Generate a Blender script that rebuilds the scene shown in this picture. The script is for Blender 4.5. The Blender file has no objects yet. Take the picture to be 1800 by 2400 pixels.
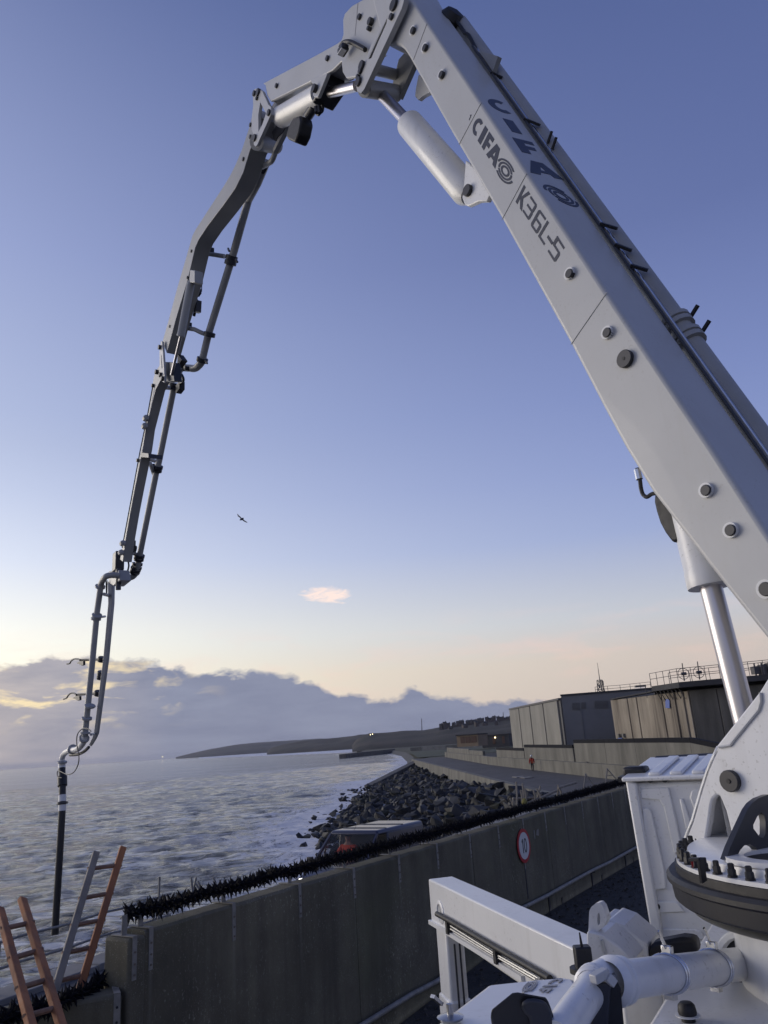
import bpy, bmesh, math, random
import numpy as np
from mathutils import Vector, Matrix, noise
from mathutils.geometry import tessellate_polygon
rnd = random.Random(7)
SC = bpy.context.scene
COL = SC.collection
R = math.radians
V = Vector

# ------------------------------------------------------------------ camera
H = 3.30                        # eye height above the truck yard
PITCH, ROLL, FPX = R(16.7), R(3.86), 1803.0
cam_d = bpy.data.cameras.new('camera')
cam_d.sensor_fit = 'VERTICAL'; cam_d.sensor_height = 36.0; cam_d.sensor_width = 27.0
cam_d.lens = FPX / 2400 * 36.0
cam_d.clip_start = 0.05; cam_d.clip_end = 60000
cam = bpy.data.objects.new('camera', cam_d); COL.objects.link(cam)
cam.matrix_world = (Matrix.Translation((0, 0, H)) @ Matrix.Rotation(R(90) + PITCH, 4, 'X')
                    @ Matrix.Rotation(-ROLL, 4, 'Z'))
SC.camera = cam

# ------------------------------------------------------------------ light
SUN_AZ, SUN_EL = R(-68), R(10)    # azimuth measured from +Y, negative to the left
sd = V((math.sin(SUN_AZ) * math.cos(SUN_EL), math.cos(SUN_AZ) * math.cos(SUN_EL), math.sin(SUN_EL)))
sun_d = bpy.data.lights.new('sun', 'SUN'); sun_d.energy = 1.5; sun_d.angle = R(40); sun_d.color = (1.0, 0.90, 0.78)
sun = bpy.data.objects.new('sun', sun_d); COL.objects.link(sun)
sun.rotation_euler = sd.to_track_quat('Z', 'Y').to_euler()
SC.view_settings.view_transform = 'Standard'; SC.view_settings.look = 'None'
SC.view_settings.gamma = 1; SC.view_settings.use_curve_mapping = False
SC.view_settings.exposure = 0.22
SC.cycles.max_bounces = 8; SC.cycles.volume_bounces = 0

def lin(r, g, b):
    f = lambda c: (c / 255 / 12.92) if c / 255 <= 0.04045 else ((c / 255 + 0.055) / 1.055) ** 2.4
    return (f(r), f(g), f(b), 1.0)

class NT:
    """small helper round a node tree"""
    def __init__(s, tree): s.t = tree; s.n = tree.nodes; s.l = tree.links
    def new(s, typ, **kw):
        n = s.n.new(typ)
        for k, v in kw.items():
            if k.startswith('in_'):
                key = k[3:]; key = int(key) if key.isdigit() else key.replace('_', ' ')
                n.inputs[key].default_value = v
            else: setattr(n, k, v)
        return n
    def link(s, a, b): s.l.new(a, b)
    def math(s, op, a, b=None, c=None, clamp=False):
        n = s.n.new('ShaderNodeMath'); n.operation = op; n.use_clamp = clamp
        for i, v in enumerate((a, b, c)):
            if v is None: continue
            if hasattr(v, 'is_linked') or hasattr(v, 'node'): s.l.new(v, n.inputs[i])
            else: n.inputs[i].default_value = v
        return n.outputs[0]
    def ramp(s, fac, stops, interp='LINEAR'):
        n = s.n.new('ShaderNodeValToRGB'); cr = n.color_ramp; cr.interpolation = interp
        while len(cr.elements) > 1: cr.elements.remove(cr.elements[-1])
        cr.elements[0].position = stops[0][0]; cr.elements[0].color = stops[0][1]
        for p, c in stops[1:]:
            e = cr.elements.new(p); e.color = c
        if fac is not None: s.l.new(fac, n.inputs[0])
        return n.outputs[0]
    def mix(s, fac, a, b, blend='MIX'):
        n = s.n.new('ShaderNodeMix'); n.data_type = 'RGBA'; n.blend_type = blend
        for sock, v in ((n.inputs[0], fac), (n.inputs[6], a), (n.inputs[7], b)):
            if hasattr(v, 'node'): s.l.new(v, sock)
            else: sock.default_value = v
        return n.outputs[2]
    def noise(s, vec, scale, detail=4, rough=0.55, dist=0.0):
        n = s.n.new('ShaderNodeTexNoise'); n.inputs['Scale'].default_value = scale
        n.inputs['Detail'].default_value = detail; n.inputs['Roughness'].default_value = rough
        n.inputs['Distortion'].default_value = dist
        if vec is not None: s.l.new(vec, n.inputs['Vector'])
        return n.outputs[0]
    def mapping(s, vec, scale=(1, 1, 1), rot=(0, 0, 0), loc=(0, 0, 0)):
        n = s.n.new('ShaderNodeMapping'); n.inputs['Scale'].default_value = scale
        n.inputs['Rotation'].default_value = rot; n.inputs['Location'].default_value = loc
        s.l.new(vec, n.inputs['Vector']); return n.outputs[0]

def build_world():
    w = bpy.data.worlds.new('World'); SC.world = w; w.use_nodes = True
    t = NT(w.node_tree); t.n.clear()
    out = t.new('ShaderNodeOutputWorld'); bg = t.new('ShaderNodeBackground')
    tc = t.new('ShaderNodeTexCoord'); d = tc.outputs['Generated']
    sep = t.new('ShaderNodeSeparateXYZ'); t.link(d, sep.inputs[0])
    x, y, z = sep.outputs
    el = t.math('DIVIDE', t.math('ARCSINE', z), math.pi / 2)           # 0 horizon .. 1 zenith
    el0 = t.math('MAXIMUM', el, 0.0)
    az = t.math('ARCTAN2', x, y)                                          # radians from +Y
    # closeness to the sun's azimuth 1..0
    da = t.math('COSINE', t.math('SUBTRACT', az, SUN_AZ))
    near = t.math('MULTIPLY_ADD', da, 0.5, 0.5)
    near4 = t.math('POWER', near, 3.2)
    cool = t.ramp(el0, [(0.0, lin(190, 176, 176)), (0.055, lin(198, 184, 180)), (0.085, lin(183, 187, 200)), (0.15, lin(140, 155, 201)), (0.20, lin(127, 142, 194)),
                        (0.26, lin(115, 130, 184)), (0.38, lin(92, 106, 158)), (0.56, lin(78, 93, 144)), (0.75, lin(68, 84, 138)), (1.0, lin(64, 78, 132))])
    warm = t.ramp(el0, [(0.0, lin(255, 236, 196)), (0.055, lin(255, 246, 214)), (0.095, lin(255, 251, 232)), (0.15, lin(232, 236, 242)), (0.20, lin(212, 220, 238)),
                        (0.26, lin(192, 203, 232)), (0.38, lin(163, 176, 220)), (0.56, lin(108, 124, 174)), (0.75, lin(78, 94, 148)), (1.0, lin(64, 78, 132))])
    sky = t.mix(near4, cool, warm)
    glow = t.math('MULTIPLY', t.math('POWER', near, 5.0), t.math('SUBTRACT', 1.0, t.math('MULTIPLY', el0, 4.2), clamp=True))
    gain = t.new('ShaderNodeVectorMath', operation='SCALE'); t.link(sky, gain.inputs[0]); t.link(t.math('MULTIPLY_ADD', glow, 0.75, 1.0), gain.inputs[3]); sky = gain.outputs[0]
    nis = t.new('ShaderNodeTexSky'); nis.sky_type = 'NISHITA'; nis.sun_disc = False
    nis.sun_elevation = SUN_EL; nis.sun_rotation = SUN_AZ; nis.ozone_density = 3.0
    nsc = t.mix(1.0, nis.outputs[0], (0.07, 0.07, 0.07, 1), 'MULTIPLY')
    sky = t.mix(0.15, sky, nsc)
    # ---- clouds: a bank along the horizon, wisps above it
    cmb = t.new('ShaderNodeCombineXYZ'); t.link(az, cmb.inputs[0]); t.link(t.math('MULTIPLY', el, math.pi / 2), cmb.inputs[1])
    p = cmb.outputs[0]
    eld = t.math('MULTIPLY', el, 90.0)                                   # degrees
    azd = t.math('MULTIPLY', az, 180 / math.pi)
    big = t.noise(t.mapping(p, (7.0, 12.0, 1), loc=(3.1, 0.4, 0)), 1.0, 5, 0.55)
    puff = t.noise(t.mapping(p, (26, 46, 1), loc=(1.7, 5.3, 0)), 1.0, 6, 0.62, 0.3)
    # top of the bank in degrees as a function of azimuth
    top = t.new('ShaderNodeFloatCurve'); cv = top.mapping.curves[0]
    pts = [(0, .50), (.30, .62), (.40, .68), (.425, .66), (.434, .715), (.449, .69), (.459, .60), (.472, .565), (.482, .47), (.490, .375), (.498, .325), (.503, .385), (.507, .305), (.513, .275), (.531, .23), (.60, .28), (1, .50)]
    cv.points[0].location = pts[0]; cv.points[1].location = pts[-1]
    for q in pts[1:-1]: cv.points.new(*q)
    top.mapping.update()
    t.link(t.math('DIVIDE', t.math('ADD', azd, 180.0), 360.0), top.inputs[1])
    # azimuth fraction: .5 is straight ahead
    topd = t.math('MULTIPLY', top.outputs[0], 10.0)
    edge = t.math('SUBTRACT', t.math('ADD', topd, t.math('MULTIPLY', t.math('SUBTRACT', puff, 0.5), 2.0)), eld)
    edge = t.math('ADD', edge, t.math('MULTIPLY', t.math('SUBTRACT', big, 0.5), 0.6))
    bank = t.math('MULTIPLY', edge, 2.4, clamp=True)
    tex = t.noise(t.mapping(p, (9, 38, 1), loc=(9.2, 2.2, 0)), 1.0, 5, 0.6, 0.2)
    shade = t.math('MULTIPLY_ADD', t.math('SUBTRACT', tex, 0.5), 1.5, 0.5, clamp=True)
    body = t.mix(shade, lin(103, 112, 142), lin(131, 139, 164))
    # the part of the bank near the sun lets the glow through
    gl = t.math('MULTIPLY', t.math('SUBTRACT', -16.0, azd), 0.075, clamp=True)
    body = t.mix(t.math('MULTIPLY', gl, t.math('MULTIPLY_ADD', shade, 0.55, 0.12)), body, lin(226, 206, 186))
    rim = t.math('MULTIPLY', t.math('SUBTRACT', 1.0, t.math('ABSOLUTE', t.math('SUBTRACT', bank, 0.45))), t.math('MULTIPLY', near4, 0.75))
    rim = t.math('POWER', rim, 3.0)
    sky = t.mix(t.math('MULTIPLY', bank, 0.93), sky, body)
    sky = t.mix(t.math('MULTIPLY', rim, 0.9, clamp=True), sky, lin(255, 240, 208))
    # gaps: bright breaks inside the bank towards the sun
    gap = t.noise(t.mapping(p, (16, 52, 1), loc=(4.4, 7.7, 0)), 1.0, 4, 0.55, 0.4)
    gapm = t.math('MULTIPLY', t.math('SUBTRACT', gap, 0.53), 8.0, clamp=True)
    gapm = t.math('MULTIPLY', gapm, t.math('MULTIPLY', t.math('SUBTRACT', -12.0, azd), 0.10, clamp=True))
    gapm = t.math('MULTIPLY', gapm, t.math('MULTIPLY', t.math('SUBTRACT', eld, 2.0), 0.6, clamp=True))
    gapm = t.math('MULTIPLY', gapm, bank)
    sky = t.mix(t.math('MULTIPLY', gapm, 0.8), sky, lin(250, 228, 180))
    # pink wisps over the bank
    wis = t.noise(t.mapping(p, (7, 34, 1), loc=(2.0, 1.0, 0)), 1.0, 5, 0.6, 0.5)
    wm = t.math('MULTIPLY', t.math('SUBTRACT', wis, 0.50), 4.0, clamp=True)
    band = t.math('SUBTRACT', 1.0, t.math('ABSOLUTE', t.math('MULTIPLY', t.math('SUBTRACT', eld, 5.6), 0.26)), clamp=True)
    sky = t.mix(t.math('MULTIPLY', t.math('MULTIPLY', wm, band), t.math('MULTIPLY_ADD', t.math('SUBTRACT', 1.0, bank), 0.42, 0.0)), sky, lin(236, 196, 184))
    # one small lone cloud
    lx = t.math('SUBTRACT', azd, -4.7); ly = t.math('SUBTRACT', eld, 10.8)
    wob = t.noise(t.mapping(p, (60, 190, 1)), 1.0, 4, 0.6, 0.8)
    ly2 = t.math('ADD', ly, t.math('MULTIPLY', lx, 0.10))
    q = t.math('ADD', t.math('POWER', t.math('DIVIDE', lx, 1.95), 2.0), t.math('POWER', t.math('DIVIDE', ly2, 0.66), 2.0))
    q = t.math('ADD', q, t.math('MULTIPLY', t.math('SUBTRACT', wob, 0.5), 2.6))
    lone = t.math('SMOOTH_MIN', t.math('MULTIPLY', t.math('SUBTRACT', 1.0, q), 1.1, clamp=True), 1.0, 0.1)
    sky = t.mix(t.math('MULTIPLY', lone, 0.80), sky, lin(252, 226, 212))
    # below the horizon: the sea's own grey
    below = t.math('MULTIPLY', el, -60.0, clamp=True)
    sky = t.mix(below, sky, lin(105, 108, 122))
    t.link(sky, bg.inputs[0]); bg.inputs[1].default_value = 1.0
    t.link(bg.outputs[0], out.inputs[0])
build_world()

# ------------------------------------------------------------------ survey: sight lines from the camera station
cp_, sp_, cr_, sr_ = math.cos(PITCH), math.sin(PITCH), math.cos(ROLL), math.sin(ROLL)
def ray(px, py):
    x, y = px - 900.0, 1200.0 - py
    X = x * cr_ + y * sr_; W = -x * sr_ + y * cr_
    return V((X, FPX * cp_ - W * sp_, FPX * sp_ + W * cp_))
EYE = V((0, 0, H))
def on_z(px, py, z):
    r = ray(px, py); return EYE + r * ((z - H) / r.z)
def on_plane(px, py, n, c):
    r = ray(px, py); return EYE + r * (c - n.dot(EYE)) / r.dot(n)
def deep(px, py, d): return EYE + ray(px, py) * (d / FPX)
def at_range(px, py, d):
    r = ray(px, py); return EYE + r * (d / math.hypot(r.x, r.y))
T = V((2.38, 4.17, 0)); AL = R(33)
Bv = V((-math.sin(AL), math.cos(AL), 0)); Pv = V((math.cos(AL), math.sin(AL), 0)); UP = V((0, 0, 1))
def bm_(px, py, off=0.0): return on_plane(px, py, Pv, T.dot(Pv) + off)
def sz(s, z, off=0.0): return T + Bv * s + Pv * off + UP * (H + z)
def reg(x0, y0, k): return lambda *p: [(x0 + a / k, y0 + b / k) for a, b in p]
rA = reg(500, 0, 2.37); rB = reg(1050, 200, 2.37); rC = reg(350, 350, 3.686); rD = reg(200, 850, 3.686); rE = reg(0, 1400, 2.766)
rF = reg(1300, 1050, 3.16); rG = reg(780, 0, 3.95); rI = reg(560, 150, 5.53); rJ = reg(1380, 560, 3.95); rK = reg(1340, 2080, 3.607)
rL = reg(980, 2020, 3.607); rM = reg(1560, 1560, 3.95); rN = reg(1400, 1700, 3.6875); rQ = reg(0, 1950, 2.37)

# ------------------------------------------------------------------ mesh builder
class MB:
    def __init__(s): s.v = []; s.f = []
    def add(s, vs, fs):
        o = len(s.v); s.v += [V(p) for p in vs]; s.f += [tuple(i + o for i in f) for f in fs]; return s
    def prism(s, poly, vec, holes=()):
        vec = V(vec); n = len(poly)
        if holes:
            loops = [list(poly)] + [list(h) for h in holes]
            allp = [V(p) for l in loops for p in l]; tris = tessellate_polygon([[V(p) for p in l] for l in loops])
            m = len(allp); fs = [tuple(t) for t in tris] + [tuple(i + m for i in reversed(t)) for t in tris]
            k = 0
            for l in loops:
                q = len(l)
                for i in range(q): a, b = k + i, k + (i + 1) % q; fs.append((a, b, b + m, a + m))
                k += q
            return s.add(allp + [p + vec for p in allp], fs)
        P = [V(p) for p in poly]
        return s.add(P + [p + vec for p in P], [tuple(range(n)), tuple(range(2 * n - 1, n - 1, -1))] + [(i, (i + 1) % n, (i + 1) % n + n, i + n) for i in range(n)])
    def box(s, c, ex, ey, ez):
        c, ex, ey, ez = V(c), V(ex), V(ey), V(ez)
        vs = [c + ex * i + ey * j + ez * k for k in (-1, 1) for j in (-1, 1) for i in (-1, 1)]
        return s.add(vs, [(0, 2, 3, 1), (4, 5, 7, 6), (0, 1, 5, 4), (2, 6, 7, 3), (0, 4, 6, 2), (1, 3, 7, 5)])
    def abox(s, x0, x1, y0, y1, z0, z1):
        return s.box(((x0 + x1) / 2, (y0 + y1) / 2, (z0 + z1) / 2), ((x1 - x0) / 2, 0, 0), (0, (y1 - y0) / 2, 0), (0, 0, (z1 - z0) / 2))
    def bar(s, p0, p1, w, h, up=UP):
        p0, p1 = V(p0), V(p1); d = (p1 - p0); a = d.cross(V(up)).normalized(); b = a.cross(d).normalized()
        return s.box((p0 + p1) / 2, d / 2, a * w / 2, b * h / 2)
    def frame(s, d):
        d = d.normalized(); a = d.cross(UP)
        if a.length < 1e-3: a = V((1, 0, 0))
        a.normalize(); return a, d.cross(a).normalized()
    def cyl(s, p0, p1, r0, r1=None, n=16):
        p0, p1 = V(p0), V(p1); r1 = r0 if r1 is None else r1; a, b = s.frame(p1 - p0)
        vs = []
        for p, r in ((p0, r0), (p1, r1)):
            for i in range(n):
                t = 2 * math.pi * i / n; vs.append(p + a * (r * math.cos(t)) + b * (r * math.sin(t)))
        return s.add(vs, [(i, (i + 1) % n, (i + 1) % n + n, i + n) for i in range(n)] + [tuple(range(n - 1, -1, -1)), tuple(range(n, 2 * n))])
    def lathe(s, base, axis, prof, n=24, cap=True):
        base = V(base); axis = V(axis).normalized(); a, b = s.frame(axis); vs = []
        for r, h in prof:
            for i in range(n):
                t = 2 * math.pi * i / n; vs.append(base + axis * h + a * (r * math.cos(t)) + b * (r * math.sin(t)))
        fs = []
        for k in range(len(prof) - 1):
            for i in range(n): j = (i + 1) % n; fs.append((k * n + i, k * n + j, (k + 1) * n + j, (k + 1) * n + i))
        if cap:
            m = len(prof) - 1
            if prof[0][0] > 1e-4: fs.append(tuple(range(n - 1, -1, -1)))
            if prof[m][0] > 1e-4: fs.append(tuple(range(m * n, m * n + n)))
        return s.add(vs, fs)
    def tube(s, path, r, n=10, caps=True):
        P = [V(p) for p in path]; vs = []; a = None; m = len(P)
        for i, p in enumerate(P):
            d = (P[min(i + 1, m - 1)] - P[max(i - 1, 0)]).normalized()
            if a is None: a, _ = s.frame(d)
            a = (a - d * a.dot(d)).normalized(); b = d.cross(a); rr = r[i] if isinstance(r, (list, tuple)) else r
            for k in range(n):
                t = 2 * math.pi * k / n; vs.append(p + a * (rr * math.cos(t)) + b * (rr * math.sin(t)))
        fs = [(i * n + k, i * n + (k + 1) % n, (i + 1) * n + (k + 1) % n, (i + 1) * n + k) for i in range(m - 1) for k in range(n)]
        if caps: fs += [tuple(range(n - 1, -1, -1)), tuple(range((m - 1) * n, m * n))]
        return s.add(vs, fs)
    def mesh(s, name, mat, org=V((0, 0, 0)), smooth=40):
        me = bpy.data.meshes.new(name); me.from_pydata([tuple(p - org) for p in s.v], [], s.f)
        b = bmesh.new(); b.from_mesh(me); bmesh.ops.recalc_face_normals(b, faces=b.faces); b.to_mesh(me); b.free()
        if mat: me.materials.append(mat)
        if smooth: me.shade_smooth(); me.set_sharp_from_angle(angle=R(smooth))
        return me
    def build(s, name, mat, parent=None, bevel=0, smooth=40, seg=2, label=None):
        org = WORG.get(parent.name, V((0, 0, 0))) if parent else V((0, 0, 0))
        o = bpy.data.objects.new(name, s.mesh(name, mat, org, smooth)); COL.objects.link(o)
        if parent: o.parent = parent; WORG[o.name] = org
        if bevel:
            m = o.modifiers.new('bevel', 'BEVEL'); m.width = bevel; m.segments = seg; m.limit_method = 'ANGLE'; m.angle_limit = R(35); m.harden_normals = False
        if label: o['label'] = label
        return o
WORG = {}
def tag(o, label, cat, group=None):
    o['label'] = label; o['category'] = cat
    if group: o['group'] = group
    return o
def thing(name, loc, label, cat, group=None):
    o = bpy.data.objects.new(name, None); COL.objects.link(o); o.location = loc; o.empty_display_size = 0.2
    WORG[o.name] = V(loc); return tag(o, label, cat, group)
def struct(o): o['kind'] = 'structure'; return o
def piece(name, me, parent, loc, rot=None, scale=None):
    """a further copy that shares its mesh; loc in world"""
    o = bpy.data.objects.new(name, me); COL.objects.link(o)
    if parent: o.parent = parent; o.location = V(loc) - WORG.get(parent.name, V((0, 0, 0)))
    else: o.location = loc
    if rot is not None: o.rotation_euler = rot
    if scale is not None: o.scale = scale
    return o
def arcp(c, u, v, r, a0, a1, n=8): return [c + u * (r * math.cos(R(a0 + (a1 - a0) * i / n))) + v * (r * math.sin(R(a0 + (a1 - a0) * i / n))) for i in range(n + 1)]
def spline(P, k=6):
    P = [V(p) for p in P]; out = []
    for i in range(len(P) - 1):
        a, b, c, d = P[max(i - 1, 0)], P[i], P[i + 1], P[min(i + 2, len(P) - 1)]
        for j in range(k):
            t = j / k; out.append(0.5 * ((2 * b) + (c - a) * t + (2 * a - 5 * b + 4 * c - d) * t * t + (3 * b - a - 3 * c + d) * t ** 3))
    return out + [P[-1]]

# ------------------------------------------------------------------ materials
def mat(name, col, rough=0.5, metal=0.0, var=0.0, vscale=3.0, bump=0.0, bscale=20.0, coat=0.0, extra=None, col2=None, stretch=(1, 1, 1), spec=0.5):
    m = bpy.data.materials.new(name); m.use_nodes = True; t = NT(m.node_tree); b = t.n['Principled BSDF']
    c = tuple(col) + ((1,) if len(col) == 3 else ())
    b.inputs['Roughness'].default_value = rough; b.inputs['Metallic'].default_value = metal; b.inputs['Coat Weight'].default_value = coat
    b.inputs['Specular IOR Level'].default_value = spec
    b.inputs['Base Color'].default_value = c
    g = t.new('ShaderNodeNewGeometry').outputs['Position'] if (var or bump or extra) else None
    if var:
        f = t.noise(t.mapping(g, stretch), vscale, 6, 0.6)
        f = t.ramp(f, [(0.3, (0, 0, 0, 1)), (0.7, (1, 1, 1, 1))])
        d = tuple(col2) + (1,) if col2 else tuple(x * (1 - var) for x in c[:3]) + (1,)
        t.link(t.mix(f, d, c), b.inputs['Base Color'])
        rn = t.noise(g, vscale * 2.3, 4); t.link(t.math('MULTIPLY_ADD', rn, rough * 0.5, rough * 0.75), b.inputs['Roughness'])
    if bump:
        bn = t.new('ShaderNodeBump'); bn.inputs['Strength'].default_value = bump; bn.inputs['Distance'].default_value = 0.02
        t.link(t.noise(g, bscale, 6, 0.65), bn.inputs['Height']); t.link(bn.outputs[0], b.inputs['Normal'])
    if extra: extra(t, b, g)
    return m
def emit(name, col, s):
    m = bpy.data.materials.new(name); m.use_nodes = True; b = m.node_tree.nodes['Principled BSDF']
    b.inputs['Base Color'].default_value = col + (1,); b.inputs['Emission Color'].default_value = col + (1,); b.inputs['Emission Strength'].default_value = s; return m
M = {}
def grime(t, b, g):
    """cement splashes, dull run marks and rubbed patches on the paint"""
    src = b.inputs['Base Color'].links[0].from_socket
    clus = t.ramp(t.noise(g, 2.1, 4), [(0.46, (0, 0, 0, 1)), (0.62, (1, 1, 1, 1))])
    dots = t.ramp(t.noise(g, 46, 2, 0.5), [(0.63, (0, 0, 0, 1)), (0.68, (1, 1, 1, 1))])
    c = t.mix(t.math('MULTIPLY', t.math('MULTIPLY', clus, dots), 0.55), src, (0.34, 0.33, 0.31, 1))
    run = t.ramp(t.noise(t.mapping(g, (9, 9, 0.7)), 1.0, 5, 0.6), [(0.55, (0, 0, 0, 1)), (0.75, (1, 1, 1, 1))])
    c = t.mix(t.math('MULTIPLY', run, 0.22), c, (0.36, 0.35, 0.32, 1))
    sm = t.ramp(t.noise(g, 5.5, 6, 0.7, 0.6), [(0.56, (0, 0, 0, 1)), (0.70, (1, 1, 1, 1))])
    c = t.mix(t.math('MULTIPLY', sm, 0.16), c, (0.40, 0.385, 0.35, 1))
    t.link(c, b.inputs['Base Color'])
M['white'] = mat('white_paint', (0.72, 0.722, 0.725), 0.33, var=0.10, vscale=1.3, coat=0.15, extra=grime)
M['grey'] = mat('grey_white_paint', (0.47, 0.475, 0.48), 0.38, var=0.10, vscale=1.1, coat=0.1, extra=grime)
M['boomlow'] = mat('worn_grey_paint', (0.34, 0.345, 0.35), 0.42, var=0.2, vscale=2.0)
M['boomshade'] = mat('shaded_boom_paint', (0.30, 0.305, 0.31), 0.42, var=0.15, vscale=1.5)  # boom paint darkened to stand for the shaded undersides of the outer sections
M['steel'] = mat('steel', (0.45, 0.45, 0.46), 0.3, 1.0, var=0.15, vscale=8)
M['chrome'] = mat('chrome_rod', (0.50, 0.485, 0.51), 0.33, 1.0)
M['zinc'] = mat('zinc_plated', (0.62, 0.63, 0.66), 0.22, 1.0, var=0.15, vscale=15)
M['black'] = mat('black_rubber', (0.012, 0.012, 0.016), 0.55, var=0.3, vscale=10)
M['blackpl'] = mat('black_plastic', (0.018, 0.019, 0.024), 0.42, bump=0.08, bscale=300)
M['dark'] = mat('dark_grey_paint', (0.03, 0.032, 0.042), 0.4, var=0.2, vscale=3)
M['pin'] = mat('pin_steel', (0.05, 0.05, 0.055), 0.45, 0.6)
M['decal'] = mat('dark_decal', (0.022, 0.024, 0.040), 0.38)
M['decalgrey'] = mat('grey_decal', (0.30, 0.30, 0.315), 0.4)
M['red'] = mat('red_paint', (0.42, 0.02, 0.015), 0.4)
M['hose'] = mat('hose_rubber', (0.012, 0.013, 0.018), 0.5, var=0.2, vscale=4)
M['galv'] = mat('galvanised', (0.30, 0.29, 0.27), 0.65, 0.2, var=0.45, vscale=9)
M['rust'] = mat('rusty_bolt', (0.16, 0.13, 0.10), 0.8)
M['spike'] = mat('spike_plastic', (0.004, 0.0045, 0.009), 0.75, spec=0.15)
M['glassm'] = None

def wall_extra(t, b, g):
    base = t.noise(g, 0.9, 6, 0.65)
    c = t.ramp(base, [(0.3, (0.088, 0.080, 0.056, 1)), (0.55, (0.138, 0.126, 0.088, 1)), (0.75, (0.195, 0.178, 0.126, 1))])
    streak = t.noise(t.mapping(g, (3.2, 3.2, 0.22)), 1.0, 5, 0.6)
    c = t.mix(t.ramp(streak, [(0.45, (0, 0, 0, 1)), (0.72, (0.75, 0.75, 0.75, 1))]), c, (0.066, 0.061, 0.044, 1))
    grn = t.noise(g, 0.55, 3)
    c = t.mix(t.ramp(grn, [(0.5, (0, 0, 0, 1)), (0.7, (0.6, 0.6, 0.6, 1))]), c, (0.105, 0.108, 0.058, 1))
    sx = t.new('ShaderNodeSeparateXYZ'); t.link(g, sx.inputs[0])
    along = t.math('ADD', t.math('MULTIPLY', sx.outputs[0], math.sin(R(31.8))), t.math('MULTIPLY', sx.outputs[1], math.cos(R(31.8))))
    fr = t.math('ABSOLUTE', t.math('SUBTRACT', t.math('FRACT', t.math('ADD', t.math('DIVIDE', t.math('SUBTRACT', along, 5.685), 1.135), 0.5)), 0.5))
    run = t.math('SUBTRACT', 1.0, t.math('MULTIPLY', t.math('ADD', fr, t.math('MULTIPLY', t.math('SUBTRACT', t.noise(g, 2.5, 3), 0.5), 0.03)), 34.0), clamp=True)
    run = t.math('MULTIPLY', run, t.math('MULTIPLY', t.math('SUBTRACT', sx.outputs[2], 0.55), 0.75, clamp=True))
    c = t.mix(t.math('MULTIPLY', run, 0.32), c, (0.36, 0.34, 0.29, 1))
    sp = t.new('ShaderNodeTexVoronoi'); sp.inputs['Scale'].default_value = 48; t.link(g, sp.inputs['Vector'])
    clus = t.ramp(t.noise(g, 1.4, 3), [(0.45, (0, 0, 0, 1)), (0.66, (1, 1, 1, 1))])
    spk = t.ramp(t.math('ADD', sp.outputs['Distance'], t.math('MULTIPLY', t.noise(g, 22, 4, 0.7), 0.75)), [(0.50, (1, 1, 1, 1)), (0.64, (0, 0, 0, 1))])
    c = t.mix(t.math('MULTIPLY', t.math('MULTIPLY', clus, spk), 0.55), c, (0.33, 0.31, 0.26, 1))
    fk_ = t.ramp(t.noise(t.mapping(g, (1, 1, 0.6)), 38, 3, 0.6), [(0.60, (0, 0, 0, 1)), (0.66, (1, 1, 1, 1))])
    fc_ = t.ramp(t.noise(g, 0.8, 4), [(0.46, (0, 0, 0, 1)), (0.62, (1, 1, 1, 1))])
    c = t.mix(t.math('MULTIPLY', t.math('MULTIPLY', fk_, fc_), 0.6), c, (0.36, 0.34, 0.28, 1))
    dk = t.ramp(t.noise(t.mapping(g, (1.6, 1.6, 0.35)), 1.0, 6, 0.7), [(0.52, (0, 0, 0, 1)), (0.70, (1, 1, 1, 1))])
    c = t.mix(t.math('MULTIPLY', dk, 0.45), c, (0.05, 0.047, 0.036, 1))
    sp2 = t.ramp(t.noise(g, 75, 2), [(0.62, (0, 0, 0, 1)), (0.75, (1, 1, 1, 1))])
    c = t.mix(t.math('MULTIPLY', sp2, 0.25), c, (0.17, 0.16, 0.14, 1))
    t.link(c, b.inputs['Base Color'])
    bn = t.new('ShaderNodeBump'); bn.inputs['Strength'].default_value = 0.5; bn.inputs['Distance'].default_value = 0.015
    t.link(t.noise(g, 30, 7, 0.7), bn.inputs['Height']); t.link(bn.outputs[0], b.inputs['Normal'])
M['wall'] = mat('weathered_wall_concrete', (0.15, 0.14, 0.12), 0.92, extra=wall_extra)
def streaky(c0, c1, c2, sx=0.5, sz_=0.05):
    def ex(t, b, g):
        a = t.noise(t.mapping(g, (sx, sx, sz_)), 1.0, 6, 0.62, 0.2)
        c = t.ramp(a, [(0.32, c0 + (1,)), (0.5, c1 + (1,)), (0.68, c2 + (1,))])
        d = t.noise(g, 0.35, 5, 0.6)
        c = t.mix(t.ramp(d, [(0.4, (0, 0, 0, 1)), (0.7, (0.45, 0.45, 0.45, 1))]), c, tuple(x * 0.72 for x in c1) + (1,))
        t.link(c, b.inputs['Base Color'])
        bn = t.new('ShaderNodeBump'); bn.inputs['Strength'].default_value = 0.4; bn.inputs['Distance'].default_value = 0.05
        t.link(t.noise(g, 4, 6, 0.65), bn.inputs['Height']); t.link(bn.outputs[0], b.inputs['Normal'])
    return ex
M['farwall'] = mat('old_sea_wall', (0.2, 0.19, 0.17), 0.92, extra=streaky((0.10, 0.097, 0.083), (0.15, 0.145, 0.125), (0.20, 0.19, 0.165), 0.5, 0.12))
M['panel'] = mat('pale_panel', (0.3, 0.29, 0.27), 0.85, extra=streaky((0.19, 0.18, 0.155), (0.25, 0.24, 0.21), (0.30, 0.285, 0.25), 0.35, 0.06))
M['clad'] = mat('grey_cladding', (0.19, 0.188, 0.19), 0.7, var=0.25, vscale=0.2)
M['louvre'] = mat('louvre', (0.085, 0.085, 0.088), 0.6)
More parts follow.
